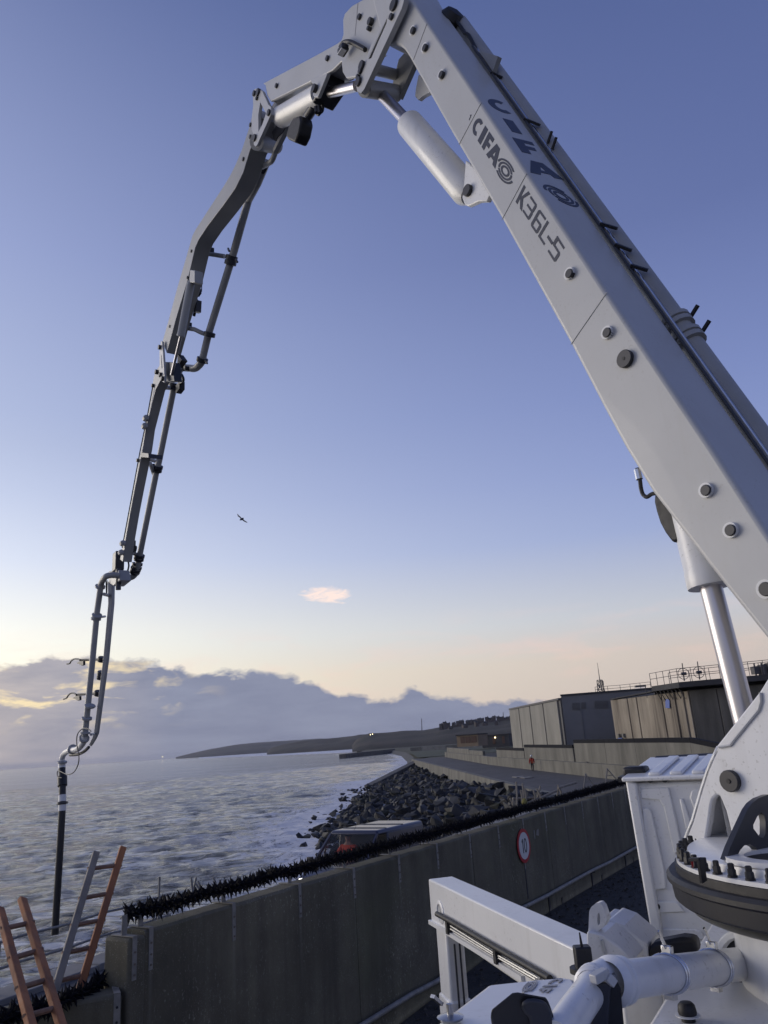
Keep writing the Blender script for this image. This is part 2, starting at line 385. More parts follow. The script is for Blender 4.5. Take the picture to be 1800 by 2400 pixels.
M['tank'] = mat('stained_tank_concrete', (0.3, 0.25, 0.2), 0.9, extra=streaky((0.07, 0.058, 0.045), (0.27, 0.232, 0.182), (0.40, 0.35, 0.275), 1.1, 0.07))
M['tankdark'] = mat('dark_shaded_concrete', (0.08, 0.078, 0.07), 0.9, extra=streaky((0.05, 0.048, 0.044), (0.095, 0.09, 0.08), (0.15, 0.14, 0.125), 0.6, 0.05))  # dark groyne and breakwater concrete; on the tank, shade as colour
M['slab'] = mat('roof_slab', (0.05, 0.05, 0.055), 0.8, var=0.2, vscale=0.5)
M['blue'] = mat('blue_door_paint', (0.03, 0.09, 0.38), 0.5)
M['lattice'] = mat('lattice_steel', (0.09, 0.085, 0.085), 0.6)
M['prom'] = mat('promenade_asphalt', (0.075, 0.073, 0.075), 0.85, var=0.35, vscale=0.35, stretch=(1, .25, 1), bump=0.25, bscale=8)
M['yard'] = mat('yard_gravel', (0.055, 0.052, 0.047), 0.95, var=0.5, vscale=6, bump=0.9, bscale=25)
M['pebble'] = mat('pebbles', (0.07, 0.066, 0.06), 0.9, var=0.4, vscale=12)
M['coping'] = mat('coping_concrete', (0.26, 0.25, 0.235), 0.9, var=0.3, vscale=1.5, bump=0.3, bscale=15)
M['rock'] = mat('dark_basalt', (0.018, 0.019, 0.022), 0.7, var=0.55, vscale=0.9, bump=0.6, bscale=5)
M['rockb'] = mat('mossy_basalt', (0.022, 0.025, 0.017), 0.8, var=0.5, vscale=1.2, bump=0.6, bscale=5)
M['rockc'] = mat('grey_basalt', (0.042, 0.043, 0.046), 0.7, var=0.45, vscale=1.0, bump=0.6, bscale=5)
M['orangewood'] = mat('orange_timber', (0.36, 0.142, 0.055), 0.8, var=0.5, vscale=5, stretch=(1, 1, .3), col2=(0.17, 0.075, 0.040), bump=0.3, bscale=30)
M['greywood'] = mat('grey_timber', (0.28, 0.25, 0.21), 0.8, var=0.4, vscale=7, stretch=(1, 1, .25), bump=0.3, bscale=30)
M['rungwood'] = mat('rung_timber', (0.22, 0.13, 0.09), 0.8, var=0.4, vscale=9, bump=0.2, bscale=40)
M['vanpaint'] = mat('dark_blue_van_paint', (0.014, 0.017, 0.045), 0.34, 0.0, coat=0.3)
M['tyre'] = M['black']
M['orange'] = mat('orange_cloth', (0.75, 0.075, 0.02), 0.8)
M['redcloth'] = mat('red_cloth', (0.30, 0.025, 0.02), 0.85)
M['orangevest'] = mat('orange_vest', (0.70, 0.13, 0.05), 0.7)
M['darkcloth'] = mat('dark_cloth', (0.015, 0.015, 0.022), 0.9)
M['skin'] = mat('skin', (0.45, 0.27, 0.2), 0.6)
M['helmet'] = mat('white_helmet', (0.7, 0.7, 0.68), 0.4)
M['gull'] = mat('gull_feathers', (0.05, 0.045, 0.06), 0.8)
M['signwhite'] = mat('sign_white', (0.62, 0.62, 0.62), 0.4)
M['signred'] = mat('sign_red', (0.40, 0.02, 0.03), 0.4)
M['signblack'] = mat('sign_black', (0.01, 0.01, 0.015), 0.5)
M['hutbrick'] = mat('tan_hut_wall', (0.24, 0.18, 0.12), 0.9, var=0.2, vscale=.5)
M['hutdoor'] = mat('hut_brown_door', (0.09, 0.05, 0.035), 0.8)
M['house'] = mat('far_house_wall', (0.10, 0.08, 0.072), 0.9, var=0.3, vscale=0.05)
M['roof'] = mat('far_house_roof', (0.035, 0.032, 0.034), 0.9)
M['grass'] = mat('rough_grass', (0.055, 0.058, 0.032), 0.95, var=0.5, vscale=0.04, bump=0.5, bscale=0.3)
M['green'] = mat('mown_grass', (0.045, 0.06, 0.03), 0.95, var=0.3, vscale=0.05)
M['yellow'] = mat('yellow_sack', (0.22, 0.19, 0.05), 0.8)
M['lamp_on'] = emit('lit_lamp', (1.0, 0.80, 0.45), 4.0)
M['lamp_white'] = emit('lit_headlight', (1.0, 0.95, 0.85), 5.0)
def hill_mat(name, c0, c1, c2, sc):
    def ex(t, b, g):
        a = t.noise(g, sc, 7, 0.62)
        c = t.ramp(a, [(0.35, c0 + (1,)), (0.5, c1 + (1,)), (0.66, c2 + (1,))])
        # steep ground shows earth and rock
        ge = t.new('ShaderNodeNewGeometry'); sx = t.new('ShaderNodeSeparateXYZ'); t.link(ge.outputs['Normal'], sx.inputs[0])
        st = t.ramp(sx.outputs[2], [(0.55, (1, 1, 1, 1)), (0.85, (0, 0, 0, 1))])
        c = t.mix(st, c, (0.055, 0.042, 0.032, 1)); t.link(c, b.inputs['Base Color'])
    return mat(name, c1, 0.95, extra=ex)
M['hill'] = hill_mat('hill_scrub', (0.010, 0.010, 0.006), (0.022, 0.019, 0.012), (0.045, 0.036, 0.023), 0.018)
def glass(name, tint, a):
    m = bpy.data.materials.new(name); m.use_nodes = True; t = NT(m.node_tree); b = t.n['Principled BSDF']
    b.inputs['Base Color'].default_value = tint + (1,); b.inputs['Roughness'].default_value = 0.04
    tr = t.new('ShaderNodeBsdfTransparent'); mx = t.new('ShaderNodeMixShader'); mx.inputs[0].default_value = a
    t.link(tr.outputs[0], mx.inputs[1]); t.link(b.outputs[0], mx.inputs[2]); t.link(mx.outputs[0], t.n['Material Output'].inputs[0]); return m
M['glass'] = glass('van_glass', (0.02, 0.025, 0.03), 0.22)

# ================================================================== SETTING
ZP, ZS = -1.0, -4.7              # promenade and sea levels
WA = R(31.8); WU = V((math.sin(WA), math.cos(WA), 0)); WN = V((-math.cos(WA), math.sin(WA), 0)); WD = 6.49; WTOP = 1.73
def wl(t, d=WD, z=0.0): return WU * t + WN * d + UP * z
cop0, copu = V((-7.03, 19.89, 0)), (V((-7.03, 19.89, 0)) - V((-8.31, 17.36, 0))).normalized()
def edge_x(y): return 9.05 + (86.7 - y) * 0.0538
def cop_pt(y): return cop0 + copu * ((y - cop0.y) / copu.y)
YC = 52.0
for _ in range(20): YC = YC + (edge_x(YC) - cop_pt(YC).x) * 0.8
CORN = V((edge_x(YC), YC, ZP))
def rw_x(y):
    P = [(20, 21.4), (45, 20.4), (70.25, 18.48), (126.4, 13.92), (228.9, 10.31)]
    for (a, b), (c, d) in zip(P, P[1:]):
        if y <= c: return b + (d - b) * (y - a) / (c - a)
    return P[-1][1]

# sea: a fan of rings, finer near the shore, raised by a sum of wave trains
def shore_x(y):                  # the waterline against rocks and coast, x as a function of y
    P = [(20, -6.5), (52, -2.0), (70, -7.2), (82, -8.5), (93, -8.6), (152, -6.7), (205, 3), (300, 6), (600, 2), (900, -30), (1500, -240), (2600, -640), (6000, -1500)]
    return np.interp(y, [p[0] for p in P], [p[1] for p in P])
def build_sea():
    rs = [13.0]
    while rs[-1] < 16000: rs.append(rs[-1] * (1.0055 if rs[-1] < 350 else 1.02))
    rs = np.array(rs); th = np.radians(np.linspace(-58, 22, 520)); n, m = len(rs), len(th)
    rr, tt = np.meshgrid(rs, th, indexing='ij')
    x, y = rr * np.sin(tt), rr * np.cos(tt); cell = np.maximum(rr * (th[1] - th[0]), np.where(rr < 350, rr * 0.0055, rr * 0.02))
    z = np.zeros_like(x); rg = np.random.default_rng(3); dx = np.zeros_like(x); dy = np.zeros_like(x)
    for i in range(110):
        L = 0.5 * (12 / 0.5) ** (rg.random() ** 1.2); k = 2 * np.pi / L
        a = R(188) + rg.normal(0, 0.42 if L < 3 else 0.30); kx, ky = k * np.sin(a), k * np.cos(a)
        amp = 0.0064 * min(L, 6) ** 0.80 * (1.25 if L < 2.5 else 1.0) * (0.5 + rg.random()); w = np.clip((L / cell - 2.2) / 2.0, 0, 1)
        ph = kx * x + ky * y + rg.random() * 6.28
        z += w * amp * np.cos(ph); dx -= w * amp * 0.8 * np.sin(a) * np.sin(ph); dy -= w * amp * 0.8 * np.cos(a) * np.sin(ph)
    damp = 1.0
    sx = shore_x(y); dist = sx - x                        # > 0 on the sea side
    # foam: near the rocks, broken lines of surf, and on steep crests
    crest = np.clip((z - 0.24) * 6, 0, 1)
    def fbm(px, py, o=4):
        f = np.zeros_like(px); a = 0.5
        for q in range(o):
            ix, iy = np.floor(px).astype(int), np.floor(py).astype(int); fx, fy = px - ix, py - iy
            h = lambda i, j: (np.sin(i * 127.1 + j * 311.7 + q * 17.3) * 43758.5453) % 1.0
            u, v = fx * fx * (3 - 2 * fx), fy * fy * (3 - 2 * fy)
            f += a * ((h(ix, iy) * (1 - u) + h(ix + 1, iy) * u) * (1 - v) + (h(ix, iy + 1) * (1 - u) + h(ix + 1, iy + 1) * u) * v)
            px, py, a = px * 2.03 + 5.2, py * 2.03 + 1.3, a * 0.5
        return f
    patch = fbm(x / 11, y / 17); lines = fbm(x / 60 + 7, y / 16 + 3, 5); far = fbm(x / 160 + 1, y / 55 + 9, 5)
    near = np.clip(1.05 - dist / (5 + 19 * patch), 0, 1) * np.clip((y - 30) / 20, 0, 1)
    surf = np.clip((lines - 0.47) * 5, 0, 1) * np.clip(1 - dist / (55 + 0.16 * y), 0, 1) * np.clip((y - 45) / 40, 0, 1)
    surf2 = np.clip((far - 0.55) * 6, 0, 1) * np.clip(1 - dist / (0.34 * y + 20), 0, 1) * np.clip((y - 150) / 200, 0, 1)
    foam = np.clip(near * 0.95 + surf * 0.55 + surf2 * 0.5 + crest * 0.22, 0, 1)
    z += 0.10 * foam * (fbm(x / 1.1, y / 1.1) - 0.4) * np.clip(40 / rr * 2, 0, 1)
    co = np.stack([x + dx, y + dy, z + ZS], -1).reshape(-1, 3)
    idx = np.arange(n * m).reshape(n, m); q = np.stack([idx[:-1, :-1], idx[1:, :-1], idx[1:, 1:], idx[:-1, 1:]], -1).reshape(-1, 4)
    me = bpy.data.meshes.new('sea'); me.vertices.add(n * m); me.vertices.foreach_set('co', co.ravel())
    me.loops.add(q.size); me.loops.foreach_set('vertex_index', q.ravel().astype(np.int32)); me.polygons.add(len(q))
    me.polygons.foreach_set('loop_start', np.arange(0, q.size, 4, dtype=np.int32)); me.update(calc_edges=True)
    at = me.attributes.new('foam', 'FLOAT', 'POINT'); at.data.foreach_set('value', foam.ravel().astype(np.float32))
    me.shade_smooth()
    m_ = bpy.data.materials.new('sea_water'); m_.use_nodes = True; t = NT(m_.node_tree); b = t.n['Principled BSDF']
    g = t.new('ShaderNodeNewGeometry').outputs['Position']; fo = t.new('ShaderNodeAttribute', attribute_name='foam').outputs['Fac']
    n1 = t.noise(t.mapping(g, (0.45, 1.3, 1), (0, 0, R(6))), 2.2, 7, 0.72, 0.3)
    n2 = t.noise(t.mapping(g, (0.25, 1, 1), (0, 0, R(-8))), 0.6, 6, 0.68)
    lace = t.math('MULTIPLY_ADD', t.noise(t.mapping(g, (0.8, 1.2, 1), (0, 0, R(25))), 0.9, 8, 0.74, 1.2), 1.5, -0.75)
    fm = t.math('MULTIPLY', t.math('SUBTRACT', t.math('ADD', fo, t.math('MULTIPLY', lace, 1.6)), 0.42), 3.6, clamp=True)
    fm = t.math('MULTIPLY', fm, t.math('MULTIPLY', fo, 2.6, clamp=True))
    # pale flecks along the crests: bright ripple glints painted into the water's colour
    fl = t.noise(t.mapping(g, (0.30, 1.7, 1), (0, 0, R(7))), 0.8, 8, 0.66, 0.4); fl2 = t.noise(t.mapping(g, (0.16, 0.5, 1), (0, 0, R(-5))), 0.5, 4, 0.6)
    fk = t.math('MULTIPLY', t.ramp(fl, [(0.475, (0, 0, 0, 1)), (0.535, (1, 1, 1, 1))]), t.ramp(fl2, [(0.34, (0.4, 0.4, 0.4, 1)), (0.62, (1, 1, 1, 1))]))
    bandn = t.noise(t.mapping(g, (0.004, 0.03, 1), (0, 0, R(4))), 1.0, 6, 0.65)
    fk = t.math('MULTIPLY', fk, t.ramp(bandn, [(0.36, (0.25, 0.25, 0.25, 1)), (0.60, (1, 1, 1, 1))]))
    deepc = t.mix(t.math('MULTIPLY', fk, 0.80), (0.026, 0.027, 0.028, 1), (0.88, 0.875, 0.86, 1))
    t.link(t.mix(fm, deepc, (0.72, 0.72, 0.73, 1)), b.inputs['Base Color'])
    t.link(t.math('MULTIPLY_ADD', fm, 0.5, 0.07), b.inputs['Roughness']); b.inputs['IOR'].default_value = 1.34
    bp = t.new('ShaderNodeBump'); bp.inputs['Strength'].default_value = 1.0; bp.inputs['Distance'].default_value = 0.5
    t.link(t.math('ADD', t.math('MULTIPLY', n1, 0.40), n2), bp.inputs['Height']); t.link(bp.outputs[0], b.inputs['Normal'])
    me.materials.append(m_); o = bpy.data.objects.new('sea', me); COL.objects.link(o); struct(o)
build_sea()

# the truck yard, tilting slightly down towards the near left
def yard_z(p):
    t = p.dot(WU); return -0.45 * max(0.0, min(1.0, (15 - t) / 8))
mb = MB(); nn = 26
for i in range(nn + 1):
    for j in range(10):
        p = WU * (-14 + 3.2 * i) + WN * (6.42 - j * 4.0); mb.v.append(V((p.x, p.y, yard_z(p))))
for i in range(nn):
    for j in range(9): mb.f.append((i * 10 + j, i * 10 + j + 1, i * 10 + j + 11, i * 10 + j + 10))
struct(mb.build('yard_ground', M['yard']))
mb = MB()
for i in range(2600):
    p = WU * rnd.uniform(8, 28) + WN * (6.35 - abs(rnd.gauss(0, 1.6))); r = rnd.uniform(0.012, 0.05); z = yard_z(p)
    q = [V((rnd.uniform(-1, 1), rnd.uniform(-1, 1), 0)).normalized() * r for _ in range(3)]
    mb.add([p + UP * z + q[0], p + UP * z + q[1], p + UP * z + q[2], p + UP * (z + r * 0.8)], [(0, 1, 3), (1, 2, 3), (2, 0, 3)])
o = mb.build('loose_gravel', M['pebble'], smooth=0); o['kind'] = 'stuff'

# promenade deck: from behind the wall to the sea edge, then along the bay
mb = MB(); ys = [10, 18, 28, 40, YC]; L_ = []; R_ = []
for y in ys: L_.append(cop_pt(y) + UP * ZP)
for y in (65, 80, 100, 130, 160, 205): L_.append(V((edge_x(y), y, ZP)))
R_ = [wl(2, WD + 0.31, ZP), wl(12, WD + 0.31, ZP), wl(24, WD + 0.31, ZP), wl(34, WD + 0.31, ZP), V((21.9, 44, ZP))] + [V((rw_x(y) - 0.01, y, ZP)) for y in (65, 80, 100, 130, 160, 205)]
L_.insert(0, cop_pt(4) + UP * ZP); R_.insert(0, wl(-8, WD + 0.31, ZP))
for a, b in zip(L_, R_): mb.v += [a, b]
for i in range(len(L_) - 1): mb.f.append((2 * i, 2 * i + 1, 2 * i + 3, 2 * i + 2))
struct(mb.build('promenade', M['prom'], smooth=0))
# kerb-like coping along the sea edge with its face down to the sea
seaw = thing('sea_wall', cop_pt(20) + UP * ZP, 'pale concrete coping of the sea wall along the promenade edge below the railing', 'sea wall')
per = V((-copu.y, copu.x, 0)); y = 2.0; prev = None
mb = MB()
tt = -16.0
blk = []
while True:
    a = cop0 + copu * tt; b_ = cop0 + copu * (tt + 2.48)
    if b_.y > YC - 0.5: break
    m1 = MB(); dz = rnd.uniform(-0.012, 0.012)
    m1.prism([a + UP * (ZP + 0.11 + dz), b_ + UP * (ZP + 0.11 + dz), b_ - per * -0.0 + UP * (ZP + 0.11 + dz) - per * 0.75, a + UP * (ZP + 0.11 + dz) - per * 0.75], UP * -0.3)
    m1.build('coping_block', M['coping'], seaw, bevel=0.02); tt += 2.5
m1 = MB(); a = cop0 + copu * -16; b_ = V((CORN.x, CORN.y, 0))
m1.prism([a + UP * (ZP - 0.19), b_ + UP * (ZP - 0.19), b_ + UP * -9, a + UP * -9], per * -0.6); m1.build('wall_face', M['farwall'], seaw)
# the bay's concrete edge above the rocks
bay = thing('bay_edge_wall', V((edge_x(110), 110, ZP)), 'stained concrete retaining wall of the promenade above the rock armour', 'retaining wall')
ys = [YC + 0.2] + list(range(58, 205, 8)) + [204]
for a, b_ in zip(ys, ys[1:]):
    m1 = MB(); xa, xb = edge_x(a), edge_x(b_ - 0.04); h = 0.02 + rnd.uniform(0, 0.02)
    m1.prism([V((xa - 0.02, a, ZP + h)), V((xb - 0.02, b_ - 0.04, ZP + h)), V((xb - 0.5, b_ - 0.04, -7)), V((xa - 0.5, a, -7))], V((0.7, 0, 0))); m1.build('wall_bay', M['farwall'], bay)
# sloping groyne at its far end
m1 = MB(); a, b_ = V((4.2, 203, ZP + 0.1)), V((-7.4, 158, ZS + 0.5))
m1.prism([a, b_, b_ - UP * 2.5, a - UP * 6], V((1.6, -0.4, 0)))
tag(m1.build('sloping_groyne', M['tankdark'], bevel=0.05), 'dark concrete groyne sloping from the far promenade corner down into the sea', 'groyne')

# ---------------- rock armour
def rock_mesh(seed, name):
    r = random.Random(seed); b = bmesh.new()
    for i in range(10):
        d = V((r.gauss(0, 1), r.gauss(0, 1), r.gauss(0, 1))).normalized(); d = V((d.x * 1.15, d.y * 0.95, d.z * 0.72)); b.verts.new(d * r.uniform(0.75, 1.05))
    bmesh.ops.convex_hull(b, input=b.verts); 
    for v in [v for v in b.verts if not v.link_faces]: b.verts.remove(v)
    bmesh.ops.bevel(b, geom=list(b.edges), offset=0.03, segments=1, affect='EDGES', profile=0.6)
    me = bpy.data.meshes.new(name); b.to_mesh(me); b.free(); me.materials.append(M[['rock', 'rock', 'rockc', 'rock', 'rockb', 'rock', 'rock', 'rockc'][seed % 8]]); return me
RM = [rock_mesh(i, 'boulder') for i in range(16)]
rocks = []
for i in range(2300):
    y = 52 + (205 - 52) * rnd.random() ** 1.55; u = rnd.random()
    xe, xw = edge_x(y) - 0.4, float(shore_x(y)) - 0.5 - 3.5 * rnd.random() ** 4
    zt = -1.25 - 1.3 * max(0, min(1, (y - 62) / 50)); x = xe + (xw - xe) * u
    z = zt + (ZS - 0.2 - zt) * min(1, u * 1.06) ** 0.85 + rnd.uniform(-0.2, 0.45)
    sc = (0.34 + 0.75 * rnd.random() ** 1.6) * (1.0 if u < 0.85 else 0.75)
    rocks.append((math.hypot(x, y) / sc, x, y, z, sc))
for i in range(150):          # along the foot of the sea wall, nearer the van
    y = rnd.uniform(24, 58); c = cop_pt(y); w = rnd.uniform(0.6, 6 + (y - 24) * 0.12); x, yy = c.x + per.x * w, c.y + per.y * w
    sc = rnd.uniform(0.5, 1.2); rocks.append((math.hypot(x, yy) / sc, x, yy, -2.0 - w * 0.34 + (58 - y) * -0.02 + rnd.uniform(-.3, .3), sc))
rocks.sort()
PALE = []
mbs = {}
cnt = 0
for k, (q, x, y, z, sc) in enumerate(rocks):
    me = RM[rnd.randrange(16)]; rot = (rnd.uniform(-.6, .6), rnd.uniform(-.6, .6), rnd.uniform(0, 6.28)); s3 = V((sc * rnd.uniform(.85, 1.3), sc * rnd.uniform(.8, 1.1), sc * rnd.uniform(.7, 1.1)))
    if cnt < 298:
        o = piece('boulder', me, None, (x, y, z), rot, s3); tag(o, {'dark_basalt': 'dark angular', 'mossy_basalt': 'green tinged mossy', 'grey_basalt': 'paler grey'}[me.materials[0].name] + ' armour boulder ' + ('at the waterline of' if z < ZS + .9 else 'high up on' if z > -2.6 else 'halfway down') + ' the rock slope below the promenade', 'boulder', 'boulders of the rock armour'); cnt += 1
    else:
        mt = Matrix.LocRotScale(V((x, y, z)), __import__('mathutils').Euler(rot), s3)
        L0 = mbs.setdefault(me.materials[0].name, (MB(), me.materials[0]))[0]
        L0.add([mt @ v.co for v in me.vertices], [tuple(p.vertices) for p in me.polygons])
for n_, (mb, mm) in mbs.items():
    o = mb.build('rock_armour', mm, smooth=0); o['kind'] = 'stuff'

# ---------------- far land
def ridge(name, prof, dist, depth, base, matr, rough, seed):
    """hillside: prof = (azimuth deg, elevation deg of the crest) seen from the yard"""
    az = np.linspace(prof[0][0], prof[-1][0], 150); el = np.interp(az, [p[0] for p in prof], [p[1] for p in prof]); nd = 16; vs = []; fs = []
    for i, (a, e) in enumerate(zip(az, el)):
        D = dist(a) if callable(dist) else dist
        crest = H + math.tan(R(e)) * (D + depth * 0.75)
        for j in range(nd + 1):
            t = j / nd; d = D + depth * t; f = base + (crest - base) * (min(1, t / 0.75) ** 0.62) if t <= 0.75 else crest - (t - 0.75) * crest * 0.8
            x, y = d * math.sin(R(a)), d * math.cos(R(a)); nz = noise.fractal(V((x / rough, y / rough, seed)), 1.0, 2.0, 5) * (crest - base) * 0.16 * math.sin(math.pi * min(1, t * 1.15)) if t < .87 else 0
            vs.append((x, y, f + nz))
    for i in range(149):
        for j in range(nd): a = i * (nd + 1) + j; fs.append((a, a + nd + 1, a + nd + 2, a + 1))
    me = bpy.data.meshes.new(name); me.from_pydata(vs, [], fs); me.materials.append(matr); me.shade_smooth(); o = bpy.data.objects.new(name, me); COL.objects.link(o); struct(o); return o
ridge('far_headland', [(-15.6, 0.02), (-14.8, 0.16), (-13.4, 0.38), (-12.2, 0.50), (-10.6, 0.62), (-8.7, 0.60), (-6.3, 0.62), (-3, 0.6), (1, 0.5)], lambda a: 4300, 900, ZS - 1, M['hill'], 160, 1)
ridge('cliff_headland', [(-9.4, 0.02), (-9.1, 0.22), (-8.2, 0.40), (-6.3, 0.55), (-4.2, 0.60), (-2.9, 0.70), (0, 0.65), (3, 0.6)], lambda a: 1900 - 30 * (a + 9), 380, ZS - 1, M['hill'], 90, 2)
ridge('town_hill', [(-3.4, 0.0), (-3.0, 0.45), (-2.2, 0.75), (0.1, 0.75), (1.7, 0.70), (3.2, 0.86), (5.5, 0.98), (7.9, 1.05), (12, 1.25), (18, 1.5), (30, 1.6), (45, 1.6)], lambda a: 820 - 8 * a, 330, ZS + 1.5, M['hill'], 60, 3)
# low shore land between the bay and the hill
mb = MB(); P = [(3, 205), (4.5, 260), (5, 340), (3, 480), (-6, 640), (-14, 760), (-45, 860)]
Q = [(120, 205), (140, 260), (170, 340), (220, 480), (280, 640), (320, 760), (350, 860)]
for (a, b_), (c, d) in zip(P, Q): mb.v += [V((a, b_, -2.6)), V((a + 5, b_, -1.9)), V((c, d, -1.5))]
for i in range(len(P) - 1):
    for k in (0, 1): mb.f.append((3 * i + k, 3 * i + k + 1, 3 * i + k + 4, 3 * i + k + 3))
struct(mb.build('shore_grass', M['grass'], smooth=0))
mb = MB()
for (a, b_) in P: mb.v += [V((a - 4, b_, -6)), V((a, b_, -2.6))]
for i in range(len(P) - 1): mb.f.append((2 * i, 2 * i + 1, 2 * i + 3, 2 * i + 2))
struct(mb.build('shore_bank', M['rock'], smooth=0))
# yard of the works behind the retaining wall
mb = MB().add([V((rw_x(40) + 0.6, 40, -0.8)), V((rw_x(205) + 0.6, 205, -0.8)), V((140, 205, -0.8)), V((120, 40, -0.8))], [(0, 1, 2, 3)])
struct(mb.build('works_yard', M['yard'], smooth=0))
mb = MB(); a, b_ = V((-41.8, 550, 0)), V((-8.9, 642, 0))
mb.prism([a + UP * -1.9, b_ + UP * -1.4, b_ + UP * -6, a + UP * -6], V((5, -1.5, 0)))
tag(mb.build('breakwater', M['tankdark'], bevel=0.1), 'dark concrete breakwater jutting out into the sea under the headland', 'breakwater')
mb = MB(); a, b_ = V((4, 470, 0)), V((34, 420, 0))
for i in range(7):
    pass
gb = thing('garden_wall', V((20, 430, -1)), 'row of pale low wall sections beyond the green, in front of the hill', 'low wall')
for i in range(9):
    x0 = 9 + i * 6.6; m1 = MB(); yy = 455 - i * 2.5
    m1.box((x0, yy, -1.0 + (0.12 if i % 3 == 1 else 0)), (3.1, -1.1, 0), (0.1, 0.3, 0), (0, 0, 1.0)); m1.build('wall_section', M['panel'] if i % 3 else M['farwall'], gb)
mb = MB().add([V((5.5, 262, -1.80)), V((4.5, 400, -1.70)), V((60, 390, -1.62)), V((40, 262, -1.72))], [(0, 1, 2, 3)])
struct(mb.build('green', M['green'], smooth=0))

# ---------------- retaining wall behind the promenade
rw = thing('retaining_wall', V((rw_x(90), 90, ZP)), 'long weathered concrete wall stepping down behind the far promenade and the walking person', 'retaining wall')
ys = [24, 34, 44, 54, 64, 74, 86, 98, 112, 128, 146, 166, 186, 204]
for a, b_ in zip(ys, ys[1:]):
    m1 = MB(); xa, xb = rw_x(a), rw_x(b_ - 0.05)
    m1.prism([V((xa, a, ZP - 0.2)), V((xb, b_ - 0.05, ZP - 0.2)), V((xb, b_ - 0.05, ZP + 1.22)), V((xa, a, ZP + 1.22))], V((0.55, 0.02, 0))); m1.build('lower_wall', M['farwall'], rw)
def rw_hit(px, py, setb=0.45):
    r = ray(px, py); k = math.tan(0)
    lo, hi = 20.0, 230.0
    for _ in range(50):
        m_ = (lo + hi) / 2; x = r.x / r.y * m_
        if x < rw_x(m_) + setb: lo = m_
        else: hi = m_
    y = (lo + hi) / 2; return V((r.x / r.y * y, y, H + r.z / r.y * y))
segs = [((1047, 1752), (1098, 1756), 0), ((1099, 1758), (1131, 1760.5), 0), ((1163, 1757.5), (1227.5, 1760), 1), ((1228, 1751.8), (1342, 1753.8), 1), ((1344, 1742), (1416, 1741.5), 1), ((1416.5, 1741.5), (1487, 1741), 1), ((1487.5, 1741), (1560, 1740.5), 1), ((1560.5, 1740.5), (1617, 1741), 1), ((1617.5, 1741), (1690, 1756), 1), ((1690.5, 1756), (1800, 1775), 1)]
for (q0, q1, cap) in segs:
    a, b_ = rw_hit(*q0), rw_hit(*q1); m1 = MB()
    m1.prism([a, b_, V((b_.x, b_.y, ZP)), V((a.x, a.y, ZP))], V((0.4, 0.05, 0))); m1.build('upper_wall', M['farwall'], rw)
    if cap:
        m2 = MB(); m2.prism([a + UP * 0.004, b_ + UP * 0.004, b_ + UP * 0.34, a + UP * 0.34], V((0.3, 0.05, 0))); m2.build('black_capping', M['spike'], rw)
p = rw_hit(1376, 1791, 0.38); m1 = MB(); m1.box(p, (0.02, 0, 0), (0, 0.42, 0), (0, 0, 0.24)); m1.build('drain_opening', M['black'], rw)

# ---------------- water works buildings
pb = thing('panel_building', V((20, 115, -0.8)), 'pale concrete panel building with dark vertical joints behind the sea wall', 'building')
A0, A1 = V((18.4, 130, 0)), V((20.9, 101.8, 0)); ZT = H + 4.08
du = (A1 - A0); nrm = V((-1, -0.09, 0)).normalized()
m1 = MB(); m1.prism([A0, A1, A1 + V((9, 0.5, 0)), A0 + V((9, 0.5, 0))], UP * (ZT - 0.05)); m1.build('wall', M['louvre'], pb)
fr = [0, .235, .475, .73, 1.0]
for i in range(4):
    a, b_ = A0 + du * (fr[i] + .008), A0 + du * (fr[i + 1] - (.008 if i < 3 else .03)); m1 = MB()
    m1.prism([a + nrm * 0.02, b_ + nrm * 0.02, b_ + nrm * 0.02 + UP * (ZT - 0.28), a + nrm * 0.02 + UP * (ZT - 0.28)], nrm * 0.22); m1.build('wall_panel', M['panel'], pb, bevel=0.02)
m1 = MB(); m1.prism([A0 + nrm * 0.27, A1 + nrm * 0.27, A1 + V((9, .5, 0)), A0 + V((9, .5, 0))], UP * 0.25)
for i in range(len(m1.v)): m1.v[i] = m1.v[i] + UP * (ZT - 0.22)
m1.build('roof_edge', M['lattice'], pb)
gbk = thing('grey_block', V((24, 101, -0.8)), 'dark grey clad plant building with louvred windows beside the pale panels', 'building')
G0, G1 = V((21.05, 101.6, 0)), V((32.5, 99.2, 0)); gz = H + 4.32; gd = (G1 - G0).normalized(); gn = V((gd.y, -gd.x, 0))
m1 = MB(); m1.prism([G0, G1, G1 + V((3, 16, 0)), G0 + V((3, 16, 0))], UP * gz); m1.build('wall', M['clad'], gbk)
m1 = MB(); m1.prism([G0 + gn * .12 - gd * .1, G1 + gn * .12, G1 + gn * .12 + UP * .22, G0 + gn * .12 - gd * .1 + UP * .22], -gn * 0.4)
for i in range(len(m1.v)): m1.v[i] = m1.v[i] + UP * (gz - 0.02)
m1.build('roof_edge', M['slab'], gbk)
def on_g(px, py): return on_plane(px, py, gn, (G0 + gn * 0.0).dot(gn))
Gp = reg(1160, 1570, 5.184)
for (x0, y0, x1, y1) in ((940, 400, 1032, 485), (1050, 392, 1105, 472), (1212, 375, 1378, 465)):
    c = [on_g(*q) for q in Gp((x0, y0), (x1, y0), (x1, y1), (x0, y1))]; m1 = MB(); m1.prism(c, gn * 0.05); w = m1.build('louvre_window', M['louvre'], gbk)
    nsl = 6
    for k in range(nsl):
        m2 = MB(); a = c[0].lerp(c[3], (k + .5) / nsl); b_ = c[1].lerp(c[2], (k + .5) / nsl); m2.bar(a + gn * 0.09, b_ + gn * 0.09, 0.05, 0.05); m2.build('slat', M['clad'], w)
